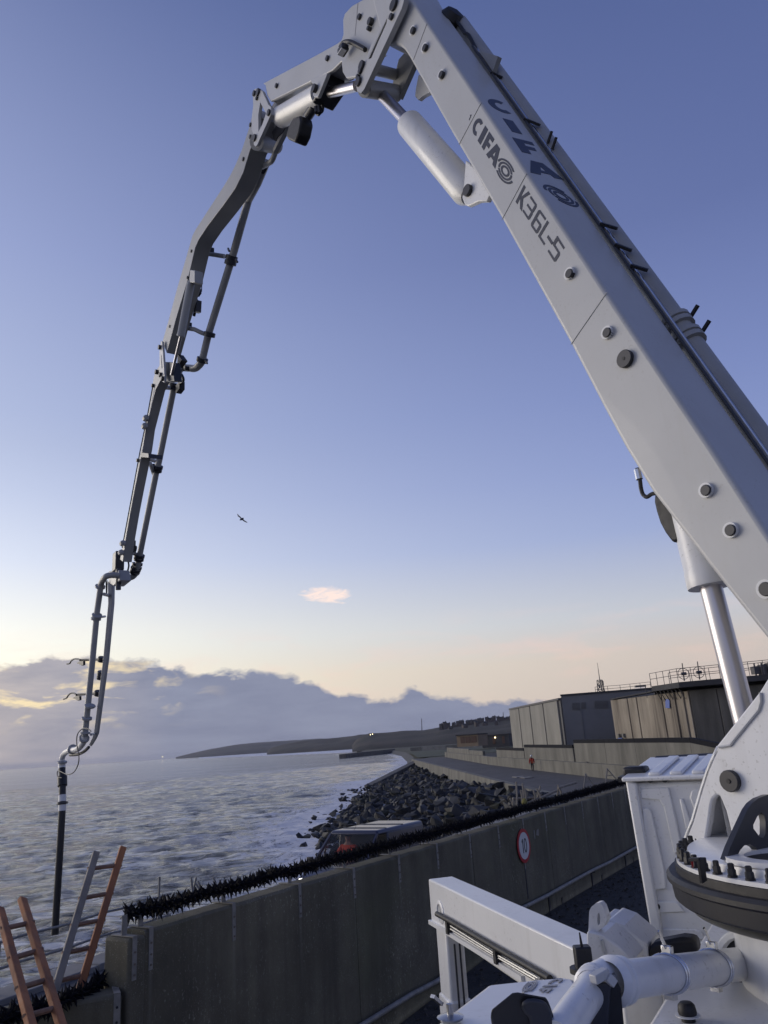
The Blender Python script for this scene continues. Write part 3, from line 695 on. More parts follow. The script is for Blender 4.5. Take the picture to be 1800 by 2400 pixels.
c = [on_g(*q) for q in Gp((1045, 480), (1088, 860))]; m1 = MB(); m1.bar(c[0] + gn * 0.05, c[1] + gn * 0.05, 0.1, 0.08, gd); m1.build('downpipe', M['clad'], gbk)
tk = thing('concrete_tank', V((26, 82, -0.8)), 'rust streaked concrete tank with roof walkway and blue doors behind the sea wall', 'tank')
K0, K1, K2 = V((23.45, 87.0, 0)), V((27.75, 75.4, 0)), V((45, 66, 0)); tz = H + 2.93
kd = (K1 - K0); kn = V((-kd.y, kd.x, 0)).normalized()
if kn.dot(V((0, -1, 0))) < 0: kn = -kn
m1 = MB(); m1.prism([K0, K1, K2, V((60, 90, 0)), V((32, 99, 0))], UP * tz); m1.build('wall', M['tankdark'], tk)
KC = V((23.3, 89.5, 0))
fr = [0, .115, .245, .36, .37, .54, .69, .80, .85, .90, .95, 1.0]
for i, (a, b_) in enumerate(zip(fr, fr[1:])):
    if i == 3: continue
    p, q = K0 + kd * (a + .0015), K0 + kd * (b_ - .0015); pr = 0.16 + (0.07 if i % 2 else 0) + (0.08 * (i % 2) if i > 6 else 0); m1 = MB()
    m1.prism([p + kn * .004, q + kn * .004, q + kn * .004 + UP * (tz - .05), p + kn * .004 + UP * (tz - .05)], kn * pr); m1.build('wall_panel', M['tank'], tk, bevel=0.03)
k2d = K2 - K1; k2n = V((k2d.y, -k2d.x, 0)).normalized()
if k2n.dot(V((0, -1, 0))) < 0: k2n = -k2n
for i in range(8):  # side turned from the glow: its shade is put into darker concrete
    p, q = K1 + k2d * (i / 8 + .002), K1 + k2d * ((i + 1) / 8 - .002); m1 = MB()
    m1.prism([p + k2n * .004, q + k2n * .004, q + k2n * .004 + UP * (tz - .1), p + k2n * .004 + UP * (tz - .1)], k2n * (0.14 + .06 * (i % 2))); m1.build('shaded_panel', M['tankdark'], tk, bevel=0.03)
def on_k(px, py): return on_plane(px, py, kn, (K0 + kn * 0.26).dot(kn))
rT = reg(1420, 1540, 4.366)
for q in (((613, 430), (655, 432), (657, 523), (615, 521)), ((128, 826), (168, 826), (172, 905), (132, 905))):
    m1 = MB(); m1.prism([on_k(*x) for x in rT(*q)], kn * 0.06); m1.build('blue_door', M['blue'], tk)
for q in rT((139, 804), (188, 803)):
    m1 = MB(); p = on_k(*q); m1.box(p + kn * .1, kd.normalized() * .11, kn * .1, UP * .2); m1.build('wall_lamp', M['panel'], tk)
# roof slab with walkway, brackets and railing
S0, S1, S2 = K0 + kd * 0.66 + kn * 0.9, K1 + kn * 0.9 + k2n * 0.7, K2 + k2n * 0.7
sz0 = tz + 0.28
m1 = MB(); m1.prism([S0 + UP * sz0, S1 + UP * sz0, S2 + UP * sz0, V((60, 90, sz0)), V((32, 99, sz0)), K0 + kd * .6 + UP * sz0], UP * 0.5); m1.build('roof_slab', M['slab'], tk)
m1 = MB(); W0 = K0 + kd * 0.02 + kn * 0.35
m1.prism([W0 + UP * (tz + .02), K0 + kd * .70 + kn * .35 + UP * (tz + .30), K0 + kd * .70 + kn * .35 + UP * (tz + .42), W0 + UP * (tz + .12)], -kn * 0.9); m1.build('walkway', M['slab'], tk)
for i in range(7):
    p = K0 + kd * (.70 + .045 * i) + kn * .28; m1 = MB(); m1.bar(p + UP * (sz0 - .02) + kn * .55, p + UP * (sz0 - 1.0), .07, .07, kd); m1.build('bracket', M['lattice'], tk)
def railing(parent, pts, h, n, r=0.03):
    rl = []
    for a, b_ in zip(pts, pts[1:]):
        L = (b_ - a).length; k = max(1, int(L / n))
        for i in range(k): rl.append(a.lerp(b_, i / k))
    rl.append(pts[-1])
    for p in rl: MB().cyl(p, p + UP * h, r, n=5).build('railing_post', M['lattice'], parent)
    for f in (1.0, 0.55):
        for a, b_ in zip(pts, pts[1:]): MB().cyl(a + UP * h * f, b_ + UP * h * f, r * .9, n=5).build('railing_rail', M['lattice'], parent)
zz = sz0 + 0.5
railing(tk, [S0 + UP * zz, S1 + UP * zz, S1.lerp(S2, .55) + UP * zz], 1.25, 1.15)
railing(tk, [K0 + kd * .60 - kn * 2 + UP * zz, S0 + kd * .05 - kn * 2 + UP * zz, S1 - kn * 2.4 + V((1.5, 1, 0)) + UP * zz, S1.lerp(S2, .5) + V((1, 2.5, 0)) + UP * zz], 1.25, 1.4)
railing(tk, [G0.lerp(G1, .35) + V((1, 3, gz + .2)), G0.lerp(G1, .62) + V((1, 3, gz + .2)), G1 + V((0, 2, gz + .25))], 0.75, 1.2)
for q, hh in ((rT((808, 272), (780, 62)), 0), (rT((966, 262), (936, 45)), 0)):
    d_ = (S1 - S0).normalized(); base = at_range(*q[0], 77.5); topz = at_range(*q[1], 77.5); base.z = zz
    m1 = MB(); m1.cyl(base, topz, 0.07, 0.05, n=6); v_ = m1.build('valve_spindle', M['lattice'], tk)
    c = base.lerp(topz, 0.40); m2 = MB(); m2.tube([c + V((0.5 * math.cos(i * .3927), 0, 0.5 * math.sin(i * .3927))) for i in range(17)], 0.03, n=5); m2.cyl(c - V((.2, 0, 0)), c + V((.25, 0, 0)), .16, n=6); m2.build('handwheel', M['lattice'], v_)
for i in range(5):
    p = S1.lerp(S2, .36 + .03 * i) + V((0, 1.4, zz)); m1 = MB(); m1.box(p + UP * .5, (.25, 0, 0), (0, .4, 0), (0, 0, .35 + .1 * (i % 3))); m1.cyl(p, p + UP * 1.15, .08, n=6); m1.build('roof_plant', M['lattice'], tk)
q = at_range(*rT((352, 297))[0], 84); fl = MB().box(q, (.5, -.1, 0), (0, .2, 0), (0, 0, .09)); fl.cyl(q + V((.5, 0, 0)), q + V((.5, 0, -1.2)), .04, n=5); fl.build('roof_lamp', M['lattice'], tk)
# lattice mast behind the roofs
b0 = at_range(1410, 1624, 240); t0 = at_range(1405.5, 1553, 240); b0.z -= 14
ms = thing('lattice_mast', b0, 'thin lattice radio mast with antennas rising behind the flat roofs', 'mast')
hz = t0.z - b0.z
def mp(f, k): w = 1.9 * (1 - f) + 0.45; return b0.lerp(V((b0.x, b0.y, t0.z)), f) + V((w * math.cos(2.094 * k + .4), w * math.sin(2.094 * k + .4), 0))
for k in range(3): MB().cyl(mp(0, k), mp(.78, k), .13, n=5).build('mast_leg', M['lattice'], ms)
m1 = MB()
for i in range(13):
    f, g = i * .06, (i + 1) * .06
    for k in range(3): m1.cyl(mp(f, k), mp(g, k + 1), .07, n=4); m1.cyl(mp(g, k), mp(f, k + 1), .07, n=4); m1.cyl(mp(g, k), mp(g, k + 1), .07, n=4)
m1.build('lattice_bracing', M['lattice'], ms)
MB().cyl(b0 + UP * hz * .76, V((b0.x, b0.y, t0.z)), .14, .05, n=6).build('spire', M['lattice'], ms)
for f, dx_ in ((.62, .8), (.70, -.5), (.74, .7), (.52, .9), (.47, -1.0), (.50, 1.3)):
    p = b0 + UP * hz * f + V((dx_, -.4, 0)); MB().cyl(p - UP * .55, p + UP * .55, .22, n=8).build('antenna', M['lattice'], ms)

# hut and lit building on the shore land
def hut(px0, px1, ptop, pbot, rng, name, label, wallm, doors):
    a = at_range(px0, pbot, rng); b_ = at_range(px1, pbot, rng * .985); top = at_range(px0, ptop, rng); h = top.z - a.z
    t_ = thing(name, V((a.x, a.y, a.z)), label, 'building'); d = (b_ - a); d.z = 0; n_ = V((d.y, -d.x, 0)).normalized()
    a.z = b_.z = min(a.z, b_.z) - 1.5; h += 1.5
    MB().prism([a, a + d, a + d - n_ * 8, a - n_ * 8], UP * h).build('wall', wallm, t_)
    MB().prism([a + n_ * .5 - d * .02 + UP * h, a + d * 1.02 + n_ * .5 + UP * h, a + d * 1.02 - n_ * 8.3 + UP * h, a - d * .02 - n_ * 8.3 + UP * h], UP * .45).build('roof', M['roof'], t_)
    for f0, f1 in doors:
        p, q_ = a + d * f0, a + d * f1; MB().prism([p + n_ * .003 + UP * 1.4, q_ + n_ * .003 + UP * 1.4, q_ + n_ * .003 + UP * (h - .5), p + n_ * .003 + UP * (h - .5)], n_ * .12).build('door', M['hutdoor'], t_)
    return t_, a, d, n_, h
hut(1071, 1121, 1722, 1739, 330, 'beach_hut', 'small tan flat roofed hut with brown doors on the shore land', M['hutbrick'], [(.18, .38), (.42, .64), (.68, .94)])
t_, a, d, n_, h = hut(1130, 1194, 1722, 1741, 345, 'lit_pavilion', 'low dark building with two lamps lit left of the pale panel building', M['slab'], [(.1, .2), (.4, .5), (.75, .85)])
for f in (.13, .52): p = a + d * f + n_ * .6 + UP * (h - .8); MB().lathe(p, UP, [(.01, -.3), (.26, -.2), (.28, .2), (.01, .3)], 8).build('lamp', M['lamp_on'], t_)
# town on the hill
rh = random.Random(4)
HX = [1034, 1043, 1052, 1064, 1075, 1083, 1096, 1104, 1113, 1124, 1131, 1142, 1150, 1159, 1168, 1177, 1185, 1193, 1056, 1090, 1118, 1137, 1164]
for i, px in enumerate(HX):
    ridge_y = np.interp(px, [1030, 1115, 1200], [1703, 1692, 1683]) + (0 if i < 18 else 9) + rh.uniform(-0.5, 1.5)
    rg_ = 985 if i < 18 else 930; p = at_range(px, float(ridge_y) + 4.6, rg_); w, dp, hh = rh.uniform(3.2, 5.6), 6, rh.uniform(2.6, 5.5)
    hs = thing('far_house', p - UP * 2, 'small brick house in the far row along the hill crest', 'house', 'houses along the hill crest')
    u = V((1, rh.uniform(-.3, .3), 0)).normalized(); v_ = V((-u.y, u.x, 0)); c = p
    MB().box(c + UP * (hh / 2 - 3), u * w / 2, v_ * dp / 2, UP * (hh / 2 + 3)).build('wall', M['house'], hs)
    MB().prism([c + UP * hh - v_ * (dp / 2 + .3) - u * (w / 2 + .2), c + UP * hh + v_ * (dp / 2 + .3) - u * (w / 2 + .2), c + UP * (hh + 1.9) - u * (w / 2 + .2)], u * (w + .4)).build('roof', M['roof'], hs)
    q = c + u * (w * .3) + UP * (hh + 1.8); MB().box(q, u * .4, v_ * .4, UP * .9).build('chimney', M['house'], hs)
for px, y0, y1, rg_, lab in ((989, 1710, 1684, 900, 'tall bare pole on the hill left of the houses'), (1180, 1683, 1669, 980, 'short bare mast above the house roofs next to the panel building')):
    a, b_ = at_range(px, y0 + 3, rg_), at_range(px - .8, y1, rg_); tag(MB().cyl(a, b_, .55, .35, n=6).build('hill_pole', M['lattice']), lab, 'pole')
for px, py, rg_ , lab in ((868, 1722, 860, 'brighter lamp lit high on the hillside left of the pole'), (873, 1720.5, 865, 'fainter lamp lit just right of the brighter hillside lamp'), (381, 1773.5, 4250, 'lone lamp lit at the foot of the farthest headland')):
    p = at_range(px, py, rg_); tag(MB().lathe(p, UP, [(.01, -.55 * rg_ / 900), (.6 * rg_ / 900, 0), (.01, .55 * rg_ / 900)], 8).build('hill_lamp', M['lamp_on']), lab, 'lamp')

# ================================================================== NEAR WALL
TL, TR = 5.40, 30.0        # from the end pier to beyond the cab
nw = thing('flood_wall', wl(14, WD, 0), 'stained grey concrete wall with galvanised straps running behind the truck, spikes above it', 'wall')
joints = [TL + 0.205, 9.1, 12.55, 16.0, 19.45, 22.9, 26.4, TR]
def wall_panel(a, b_, top, name='wall_panel'):
    m1 = MB(); n = max(2, int((b_ - a) / 0.28)); tp = []
    for i in range(n + 1):
        t = a + (b_ - a) * i / n; tp.append((t, top + (noise.noise(V((t * 3.1, 1, 2))) - 0.0) * 0.014))
    f = [wl(t, WD, z) for t, z in tp]; bk = [wl(t, WD + 0.30, z) for t, z in tp]; fc = [wl(t, WD, z - .0) for t, z in tp]
    vs = []; 
    for (t, z) in tp:
        e = 0.022 + abs(noise.noise(V((t * 5.3, 7, 2)))) * 0.03
        vs += [wl(t, WD, -1.2), wl(t, WD, z - e), wl(t, WD + e, z), wl(t, WD + 0.3 - e, z), wl(t, WD + 0.3, z - e), wl(t, WD + .3, -1.2)]
    fs = []
    for i in range(n):
        for k in range(5): fs.append((i * 6 + k, i * 6 + k + 1, i * 6 + k + 7, i * 6 + k + 6))
        fs.append((i * 6 + 5, i * 6, i * 6 + 6, i * 6 + 11))
    fs += [(0, 1, 2, 3, 4, 5), tuple(n * 6 + k for k in (5, 4, 3, 2, 1, 0))]
    m1.add(vs, fs); return m1.build(name, M['wall'], nw, smooth=30)
for a, b_ in zip(joints, joints[1:]): wall_panel(a + .006, b_ - .006, WTOP)
# end pier, a little lower and thicker
m1 = MB(); m1.prism([wl(TL, WD - .03, WTOP - .03), wl(TL + .2, WD - .03, WTOP - .03), wl(TL + .2, WD + .33, WTOP - .03), wl(TL, WD + .33, WTOP - .03)], UP * -3); m1.build('end_pier', M['wall'], nw, bevel=0.03)
for t in (9.1, 12.55, 16.0, 19.45, 22.9):
    m1 = MB(); m1.box(wl(t, WD + .05, .3), WU * .02, WN * .03, UP * 1.36); m1.build('joint_filler', M['black'], nw)
# straps folded over the top, every 1.13 m, each with its upright and bolts
def strap(t, top, d=WD, L=0.36, up=0.17):
    m1 = MB(); m1.box(wl(t, d - .004, top - L / 2 + .006), WU * .025, WN * .004, UP * (L / 2)); m1.box(wl(t, d + .15, top + .012), WU * .025, WN * .158, UP * .005)
    s_ = m1.build('strap', M['galv'], nw); m2 = MB(); m2.box(wl(t, d + .15, top + .017 + up / 2), WU * .03, WN * .004, UP * (up / 2)); m2.build('upright', M['galv'], s_)
    for k in (.12, .22, .31): MB().cyl(wl(t, d - .018, top - k), wl(t, d - .007, top - k), .010, n=6).build('bolt', M['rust'], s_)
st_t = [TL + .06, TL + .28] + [6.82 + 1.135 * i for i in range(18)]
for i, t in enumerate(st_t): strap(t, WTOP - (.03 if i == 0 else 0), WD - (.03 if i == 0 else 0))
# lower wall and its own strap, beyond the end pier
LZ = H - 2.02
a0, a1 = on_z(139, 2355, LZ), on_z(283, 2329, LZ); ld = (a1 - a0).normalized(); a1 = a1 + ld * .02; a0 = a0 - ld * 4
ln = V((-ld.y, ld.x, 0))
lw = thing('low_wall', a1 - UP * LZ, 'lower weathered concrete wall left of the end pier, under the ladders', 'wall')
for i in range(2):
    p, q = a1 - ld * (2.2 * i + .01), a1 - ld * (2.2 * i + 2.19); MB().prism([p, q, q + ln * .3, p + ln * .3], UP * -2.6).build('wall_panel', M['wall'], lw, bevel=.03)
m1 = MB(); c = a1 - ld * .05; m1.box(c + UP * -.21 - ln * .006, ld * .028, ln * .004, UP * .22); m1.box(c + UP * .008 + ln * .12, ld * .028, ln * .13, UP * .005); s_ = m1.build('strap', M['galv'], lw)
for k in (.1, .22, .34): MB().cyl(c - UP * k - ln * .02, c - UP * k - ln * .01, .012, n=6).build('bolt', M['pin'], s_)

# rotating spike barrier
def spike_mesh():
    m1 = MB(); m1.cyl((-.026, 0, 0), (.026, 0, 0), .046, n=8)
    for i in range(11):
        t = 2 * math.pi * i / 11; tilt = (-.02, .018, .0)[i % 3]; L = .118 + .016 * (i % 2); u = V((0, math.cos(t), math.sin(t))); w = V((0, -math.sin(t), math.cos(t)))
        b_ = u * .038; tip = u * L + V((tilt * 2, 0, 0)); m1.add([b_ + w * .016 + V((.014, 0, 0)), b_ - w * .016 + V((.014, 0, 0)), b_ - w * .016 - V((.014, 0, 0)), b_ + w * .016 - V((.014, 0, 0)), tip], [(0, 1, 4), (1, 2, 4), (2, 3, 4), (3, 0, 4)])
    return m1.mesh('spiked_rotor', M['spike'], smooth=0)
SPK = spike_mesh()
def barrier(p0, p1, base, label, wob=.006, step=.074):
    t_ = thing('spike_barrier', base, label, 'barrier'); d = p1 - p0; n = int(d.length / step); q = d.to_track_quat('X', 'Z')
    m1 = MB(); m1.tube([p0.lerp(p1, i / 20) for i in range(21)], .022, n=6); m1.build('spindle', M['spike'], t_)
    for i in range(n):
        c = p0.lerp(p1, (i + .5) / n) + UP * (rnd.gauss(0, wob) - .015 * math.sin(i * .22) ** 2)
        rot = (q @ __import__('mathutils').Euler((rnd.uniform(0, 6.28), rnd.gauss(0, .10), rnd.gauss(0, .10))).to_quaternion()).to_euler()
        s = rnd.uniform(.80, 1.0); piece('spiked_rotor', SPK, t_, c, rot, (s, s, s))
    return t_
barrier(wl(TL + .10, WD + .15, WTOP + .155), wl(24.5, WD + .15, WTOP + .155), wl(14, WD + .15, WTOP), 'long row of black spiked rotors along the top of the tall wall')
barrier(at_range(240, 2305, 8.7), at_range(-90, 2428, 7.4), a1 + ln * .14, 'short row of black spiked rotors on the low wall behind the ladders', .02)
# conduit along the wall with hangers
hr = thing('wall_conduit', wl(16, WD - .1, 0), 'grey pipe running along the lower face of the tall wall on dark brackets', 'pipe')
cz = lambda t: .30 if t > 12 else -.03
for t0, t1 in ((12.4, 29), (3.0, 11.6)):
    MB().tube([wl(t0 + (t1 - t0) * i / 12, WD - .10, cz(t0 + .3) + .012 * math.sin(i * 2.1)) for i in range(13)], .036, n=10).build('pipe_run', M['galv'], hr)
for t in (3.6, 6.3, 9.0, 11.3, 13.1, 15.6, 18.2, 20.8, 23.4):
    m1 = MB(); m1.box(wl(t, WD - .05, cz(t) - .045), WU * .03, WN * .055, UP * .012); m1.box(wl(t, WD - .012, cz(t) - .2), WU * .03, WN * .012, UP * .16); m1.build('bracket', M['dark'], hr)
for t in (12.9, 15.4, 18.0, 20.6):
    m1 = MB(); m1.box(wl(t + .9, WD - .006, -.02), WU * .04, WN * .006, UP * .10); m1.build('weep_hole', M['black'], nw)

# speed sign on the wall, with a faint tag and rust run
sgc = on_plane(1227, 1982, WN, WD - .02)
sg = thing('speed_sign', sgc, 'round white speed limit sign with red rim reading 10 on the wall', 'sign')
MB().cyl(sgc, sgc - WN * .012, .30, n=40).build('rim', M['signred'], sg)
f_ = MB().cyl(sgc - WN * .0125, sgc - WN * .015, .238, n=40).build('face', M['signwhite'], sg)
def wp(x, z, o=.0): return sgc + WU * x + UP * z - WN * (.0155 + o)
m1 = MB(); m1.prism([wp(-.075, -.125), wp(-.045, -.125), wp(-.045, .125), wp(-.066, .125), wp(-.105, .085), wp(-.105, .06), wp(-.075, .075)], -WN * .002)
m1.build('digit_one', M['signblack'], sg)
c = wp(.055, 0); m1 = MB()
ou = [c + WU * (.066 * math.cos(t)) + UP * (.128 * math.sin(t)) for t in np.linspace(0, 2 * math.pi, 33)[:-1]]; inn = [c + WU * (.038 * math.cos(t)) + UP * (.098 * math.sin(t)) for t in np.linspace(0, 2 * math.pi, 33)[:-1]]
m1.prism(ou, -WN * .002, [inn]); m1.build('digit_zero', M['signblack'], sg)
MB().box(sgc - UP * .05 + WN * .012, WU * .02, WN * .008, UP * .36).build('back_bracket', M['galv'], sg)
rt = MB().box(sgc - UP * .62 + WN * .017, WU * .022, WN * .002, UP * .30); o = rt.build('drip_stain', M['dark'], nw)
p = on_plane(1258, 1954, WN, WD - .005); tgm = MB(); tgm.box(p + WU * -.12, WU * .018, WN * .003, UP * .075); tgm.prism([p + WU * -.04 - UP * .02 - WN * .003, p + WU * .09 - UP * .05 - WN * .003, p + WU * .11 + UP * .08 - WN * .003, p + WU * .0 + UP * .06 - WN * .003], WN * .004, )
tag(tgm.build('wall_plate', M['galv']), 'small pale plate fixed to the wall right of the speed sign', 'plate')

# railing on the sea wall and its broken leftovers
rail = thing('sea_railing', cop_pt(18) + UP * ZP, 'grey tubular railing along the sea wall coping, seen through the ladders', 'railing')
def cp(t, z): return cop0 + copu * t - per * .35 + UP * (ZP + z)
for z in (1.02, .55): MB().tube([cp(-9 + 10.6 * i / 20, z + .015 * math.sin(i * 1.7)) for i in range(21)], .026, n=8).build('rail', M['galv'], rail)
for t in (-8, -5.6, -3.2, 1.5): MB().cyl(cp(t, .1), cp(t, 1.05), .03, n=8).build('post', M['galv'], rail)
for i, (q0, q1) in enumerate([(((882, 400)), (886, 248)), ((1070, 335), (1062, 250)), ((1072, 330), (1090, 252)), ((1112, 325), (1086, 285)), ((1118, 318), (1100, 272)), ((1205, 300), (1184, 250))]):
    c0 = rQ(q0)[0]; c1 = rQ(q1)[0]; rng = 21.5 + i * .4; a, b_ = at_range(*c0, rng), at_range(*c1, rng); a = a + (a - b_) * (.4 if i else 2.0)
    lab = ['upright bare steel post beyond the left end of the spikes', 'upright stub post left of a crossed pair above the spikes', 'leaning stub post crossing behind the upright one', 'short bent rail end left of the spike row bend', 'short bent rail end beside its twin above the spikes', 'thin slanting rod sticking up right of the crossed posts'][i]
    tag(MB().cyl(a, b_, .028, n=8).build('broken_post', M['galv']), lab, 'post')
rX = reg(1160, 1760, 5.53)
brk = [((280, 740), (275, 400)), ((352, 700), (335, 505)), ((368, 700), (358, 420)), ((398, 690), (388, 490)), ((520, 650), (500, 505)), ((600, 640), (545, 490)), ((520, 680), (588, 455)), ((800, 610), (822, 440)), ((860, 570), (838, 490)), ((215, 760), (240, 600)), ((225, 690), (192, 615)), ((560, 680), (540, 620))]
bg = thing('wrecked_railing', at_range(1240, 1880, 47) - UP * .5, 'tangle of broken bent white railing posts at the corner above the rocks', 'railing')
for i, (q0, q1) in enumerate(brk):
    a, b_ = at_range(*rX(q0)[0], 44 + .3 * i), at_range(*rX(q1)[0], 44 + .3 * i); MB().tube([a + (a - b_) * .3, a.lerp(b_, .5) + V((.04, 0, 0)), b_], .06, n=6).build('bent_post', M['greywood'], bg)
for q0, q1 in (((230, 620), (510, 605)), ((400, 690), (590, 605)), ((590, 610), (800, 515)), ((820, 480), (1050, 410))):
    MB().tube([at_range(*rX(q0)[0], 45), at_range(*rX(q1)[0], 46)], .065, n=6).build('bent_rail', M['greywood'], bg)
for q, lab in ((((355, 640), (405, 690)), 'yellow sack hung on the broken railing above the spikes'),):
    p = at_range(*rX((382, 650))[0], 44); tag(MB().lathe(p - UP * .25, UP, [(.05, 0), (.15, .06), (.16, .22), (.09, .36), (.03, .40)], 9).build('yellow_sack', M['yellow']), lab, 'sack')
p = at_range(*rX((303, 850))[0], 40); 
for q0, q1, lab in (((1128, 520), (1175, 290), 'white trestle leg pair nearer the person'), ((1418, 430), (1455, 225), 'white trestle leg pair nearer the cab')):
    a, b_ = at_range(*rX(q0)[0], 50), at_range(*rX(q1)[0], 50); t_ = thing('trestle', a, lab + ' on the far promenade', 'trestle')
    MB().cyl(a - UP * .3, b_, .045, n=6).build('front_leg', M['coping'], t_); MB().cyl(b_ - UP * .05, a + V((1.1, .5, -.1)), .03, n=6).build('rear_leg', M['galv'], t_)
    MB().cyl(a.lerp(b_, .55), (a + V((1.1, .5, -.1))).lerp(b_, .55), .02, n=6).build('cross_brace', M['galv'], t_)
for q, w, lab in (((315, 338), .55, 'flat grey scrap lying on the far promenade, the duller one'), ((412, 347), .5, 'flat white scrap lying on the far promenade, the brighter one')):
    p = on_z(*rX(q)[0], ZP + .03); m1 = MB(); m1.box(p + UP * .02, V((w, .2, 0)), V((-.12, .8, 0)), UP * .03); tag(m1.build('scrap_sheet', M['coping']), lab, 'scrap')

# ladders over the low wall
def ladder(name, label, s0, s1, rungs, r0, r1, m0, m1_):
    """two stringers given by sight lines at ranges r0 (foot) and r1 (top)"""
    A0_, A1_ = at_range(*rQ(s0[0])[0], r0), at_range(*rQ(s0[1])[0], r1); B0_, B1_ = at_range(*rQ(s1[0])[0], r0 + .12), at_range(*rQ(s1[1])[0], r1 + .12)
    A0_ = A0_ + (A0_ - A1_) * .5; B0_ = B0_ + (B0_ - B1_) * .5
    t_ = thing(name, A0_.lerp(B0_, .5), label, 'ladder'); n_ = (B0_ - A0_).cross(A1_ - A0_).normalized()
    for p, q, mm in ((A0_, A1_, m0), (B0_, B1_, m1_)): MB().bar(p, q, .070, .048, n_).build('stringer', mm, t_, bevel=.008)
    def along(px, py, p, q):
        r = ray(px, py); best = min(range(401), key=lambda i: (p.lerp(q, i / 400) - EYE).normalized().cross(r.normalized()).length); return p.lerp(q, best / 400)
    for a, b_ in rungs:
        c0, c1 = along(*rQ(a)[0], A0_, A1_), along(*rQ(b_)[0], B0_, B1_); e = (c1 - c0).normalized() * .04; MB().cyl(c0 - e, c1 + e, .021, n=8).build('rung', M['rungwood'], t_)
ladder('timber_ladder', 'right ladder with one weathered grey and one orange stringer beyond the low wall', ((312, 860), (535, 112)), ((466, 800), (684, 85)), [((530, 207), (660, 187)), ((478, 372), (615, 342)), ((436, 522), (568, 492)), ((392, 676), (522, 642)), ((345, 832), (470, 795))], 8.6, 9.5, M['greywood'], M['orangewood'])
ladder('timber_ladder', 'left ladder with both stringers orange brown, in front of the low wall', ((170, 1066), (-4, 425)), ((338, 1066), (122, 372)), [((20, 538), (150, 512)), ((75, 698), (203, 662)), ((120, 862), (255, 824)), ((175, 1012), (305, 980))], 6.7, 8.0, M['orangewood'], M['orangewood'])

# ================================================================== VAN
VH = V((-math.sin(WA), -math.cos(WA), 0)); VL = V((VH.y, -VH.x, 0)) * -1      # forward, and its left side (towards the truck is its left or right)
vr = on_z(993, 1922, ZP + 1.97)                # rear roof corner on the near side
toward = WN * -1                                 # towards the tall wall
vx, vy = VH, WN                                   # local: x forward, y towards the sea
v0 = V((vr.x, vr.y, ZP)) + vy * -.10
def vp(x, y, z): return v0 + vx * (x * .86) + vy * y + UP * z
van = thing('parked_van', vp(2.5, .95, 0), 'dark blue van with one headlight lit, parked on the promenade behind the wall', 'van')
W2 = 1.90
def section(pts, y0, y1): return [vp(x, y0, z) for x, z in pts], vy * (y1 - y0)
low = [(0, .32), (0, 1.12), (3.55, 1.12), (3.95, 1.10), (4.72, .92), (4.93, .72), (4.95, .30), (4.3, .28)]
p_, e_ = section(low, 0, W2); MB().prism(p_, e_).build('body', M['vanpaint'], van, bevel=.06, seg=3)
# cargo box upper with tumblehome, roof over the cab
def taper_box(x0, x1, z0, z1, in0, in1, name, matr, x1t=None, bev=.07):
    x1t = x1 if x1t is None else x1t
    vs = [vp(x0, in0, z0), vp(x1, in0, z0), vp(x1, W2 - in0, z0), vp(x0, W2 - in0, z0), vp(x0 + .05, in1, z1), vp(x1t, in1, z1), vp(x1t, W2 - in1, z1), vp(x0 + .05, W2 - in1, z1)]
    return MB().add(vs, [(0, 3, 2, 1), (4, 5, 6, 7), (0, 1, 5, 4), (1, 2, 6, 5), (2, 3, 7, 6), (3, 0, 4, 7)]).build(name, matr, van, bevel=bev, seg=3)
taper_box(0, 2.42, 1.10, 1.90, .0, .11, 'cargo_panel', M['vanpaint'], bev=.05)
taper_box(0.02, 3.02, 1.86, 1.975, .09, .17, 'roof', M['vanpaint'], 2.92, .05)
for k in (1.25, 2.3): MB().bar(vp(k, .2, 1.982), vp(k, W2 - .2, 1.982), .05, .02).build('roof_rib', M['dark'], van)
for y in (.03, W2 - .03):
    yt = .15 if y < 1 else W2 - .15
    MB().bar(vp(3.98, y + (.03 if y < 1 else -.03), 1.10), vp(2.95, yt, 1.88), .07, .07).build('windscreen_pillar', M['vanpaint'], van)
    MB().prism([vp(2.42, y, 1.12), vp(3.85, y, 1.12), vp(2.98, yt, 1.82), vp(2.42, yt - (.0), 1.82)], vy * (.012 if y < 1 else -.012)).build('side_window', M['glass'], van)
    MB().bar(vp(3.25, y - (.012 if y < 1 else -.012), 1.10), vp(3.15, y + (.05 if y < 1 else -.05), 1.62), .05, .04).build('window_divider', M['dark'], van)
    mi = MB().box(vp(3.72, y + (-.17 if y < 1 else .17), 1.22), vx * .05, vy * .1, UP * .14); mi.build('wing_mirror', M['blackpl'], van, bevel=.03)
MB().prism([vp(4.02, .06, 1.105), vp(4.02, W2 - .06, 1.105), vp(3.0, W2 - .17, 1.88), vp(3.0, .17, 1.88)], vx * .012 + UP * .01).build('windscreen', M['glass'], van)
MB().prism([vp(2.40, .12, 1.1), vp(2.40, W2 - .12, 1.1), vp(2.40, W2 - .16, 1.84), vp(2.40, .16, 1.84)], vx * .02).build('bulkhead', M['dark'], van)
for y in (.28, W2 - .28):
    MB().lathe(vp(4.80, y, .80), (vx + UP * .35), [(.02, -.02), (.15, .0), (.16, .05), (.10, .09), (.01, .10)], 12).build('headlight', M['lamp_white'] if y > 1 else M['glass'], van)
for x in (.95, 3.98):
    for y, s in ((-.012, 1), (W2 - .21, 1)):
        w = MB().cyl(vp(x, y, .33), vp(x, y + .22, .33), .33, n=24).build('wheel', M['tyre'], van); MB().cyl(vp(x, y - .006, .33), vp(x, y + .226, .33), .19, n=16).build('rim', M['galv'], w)
MB().box(vp(4.94, W2 / 2, .55), vx * .025, vy * .6, UP * .12).build('grille', M['blackpl'], van)
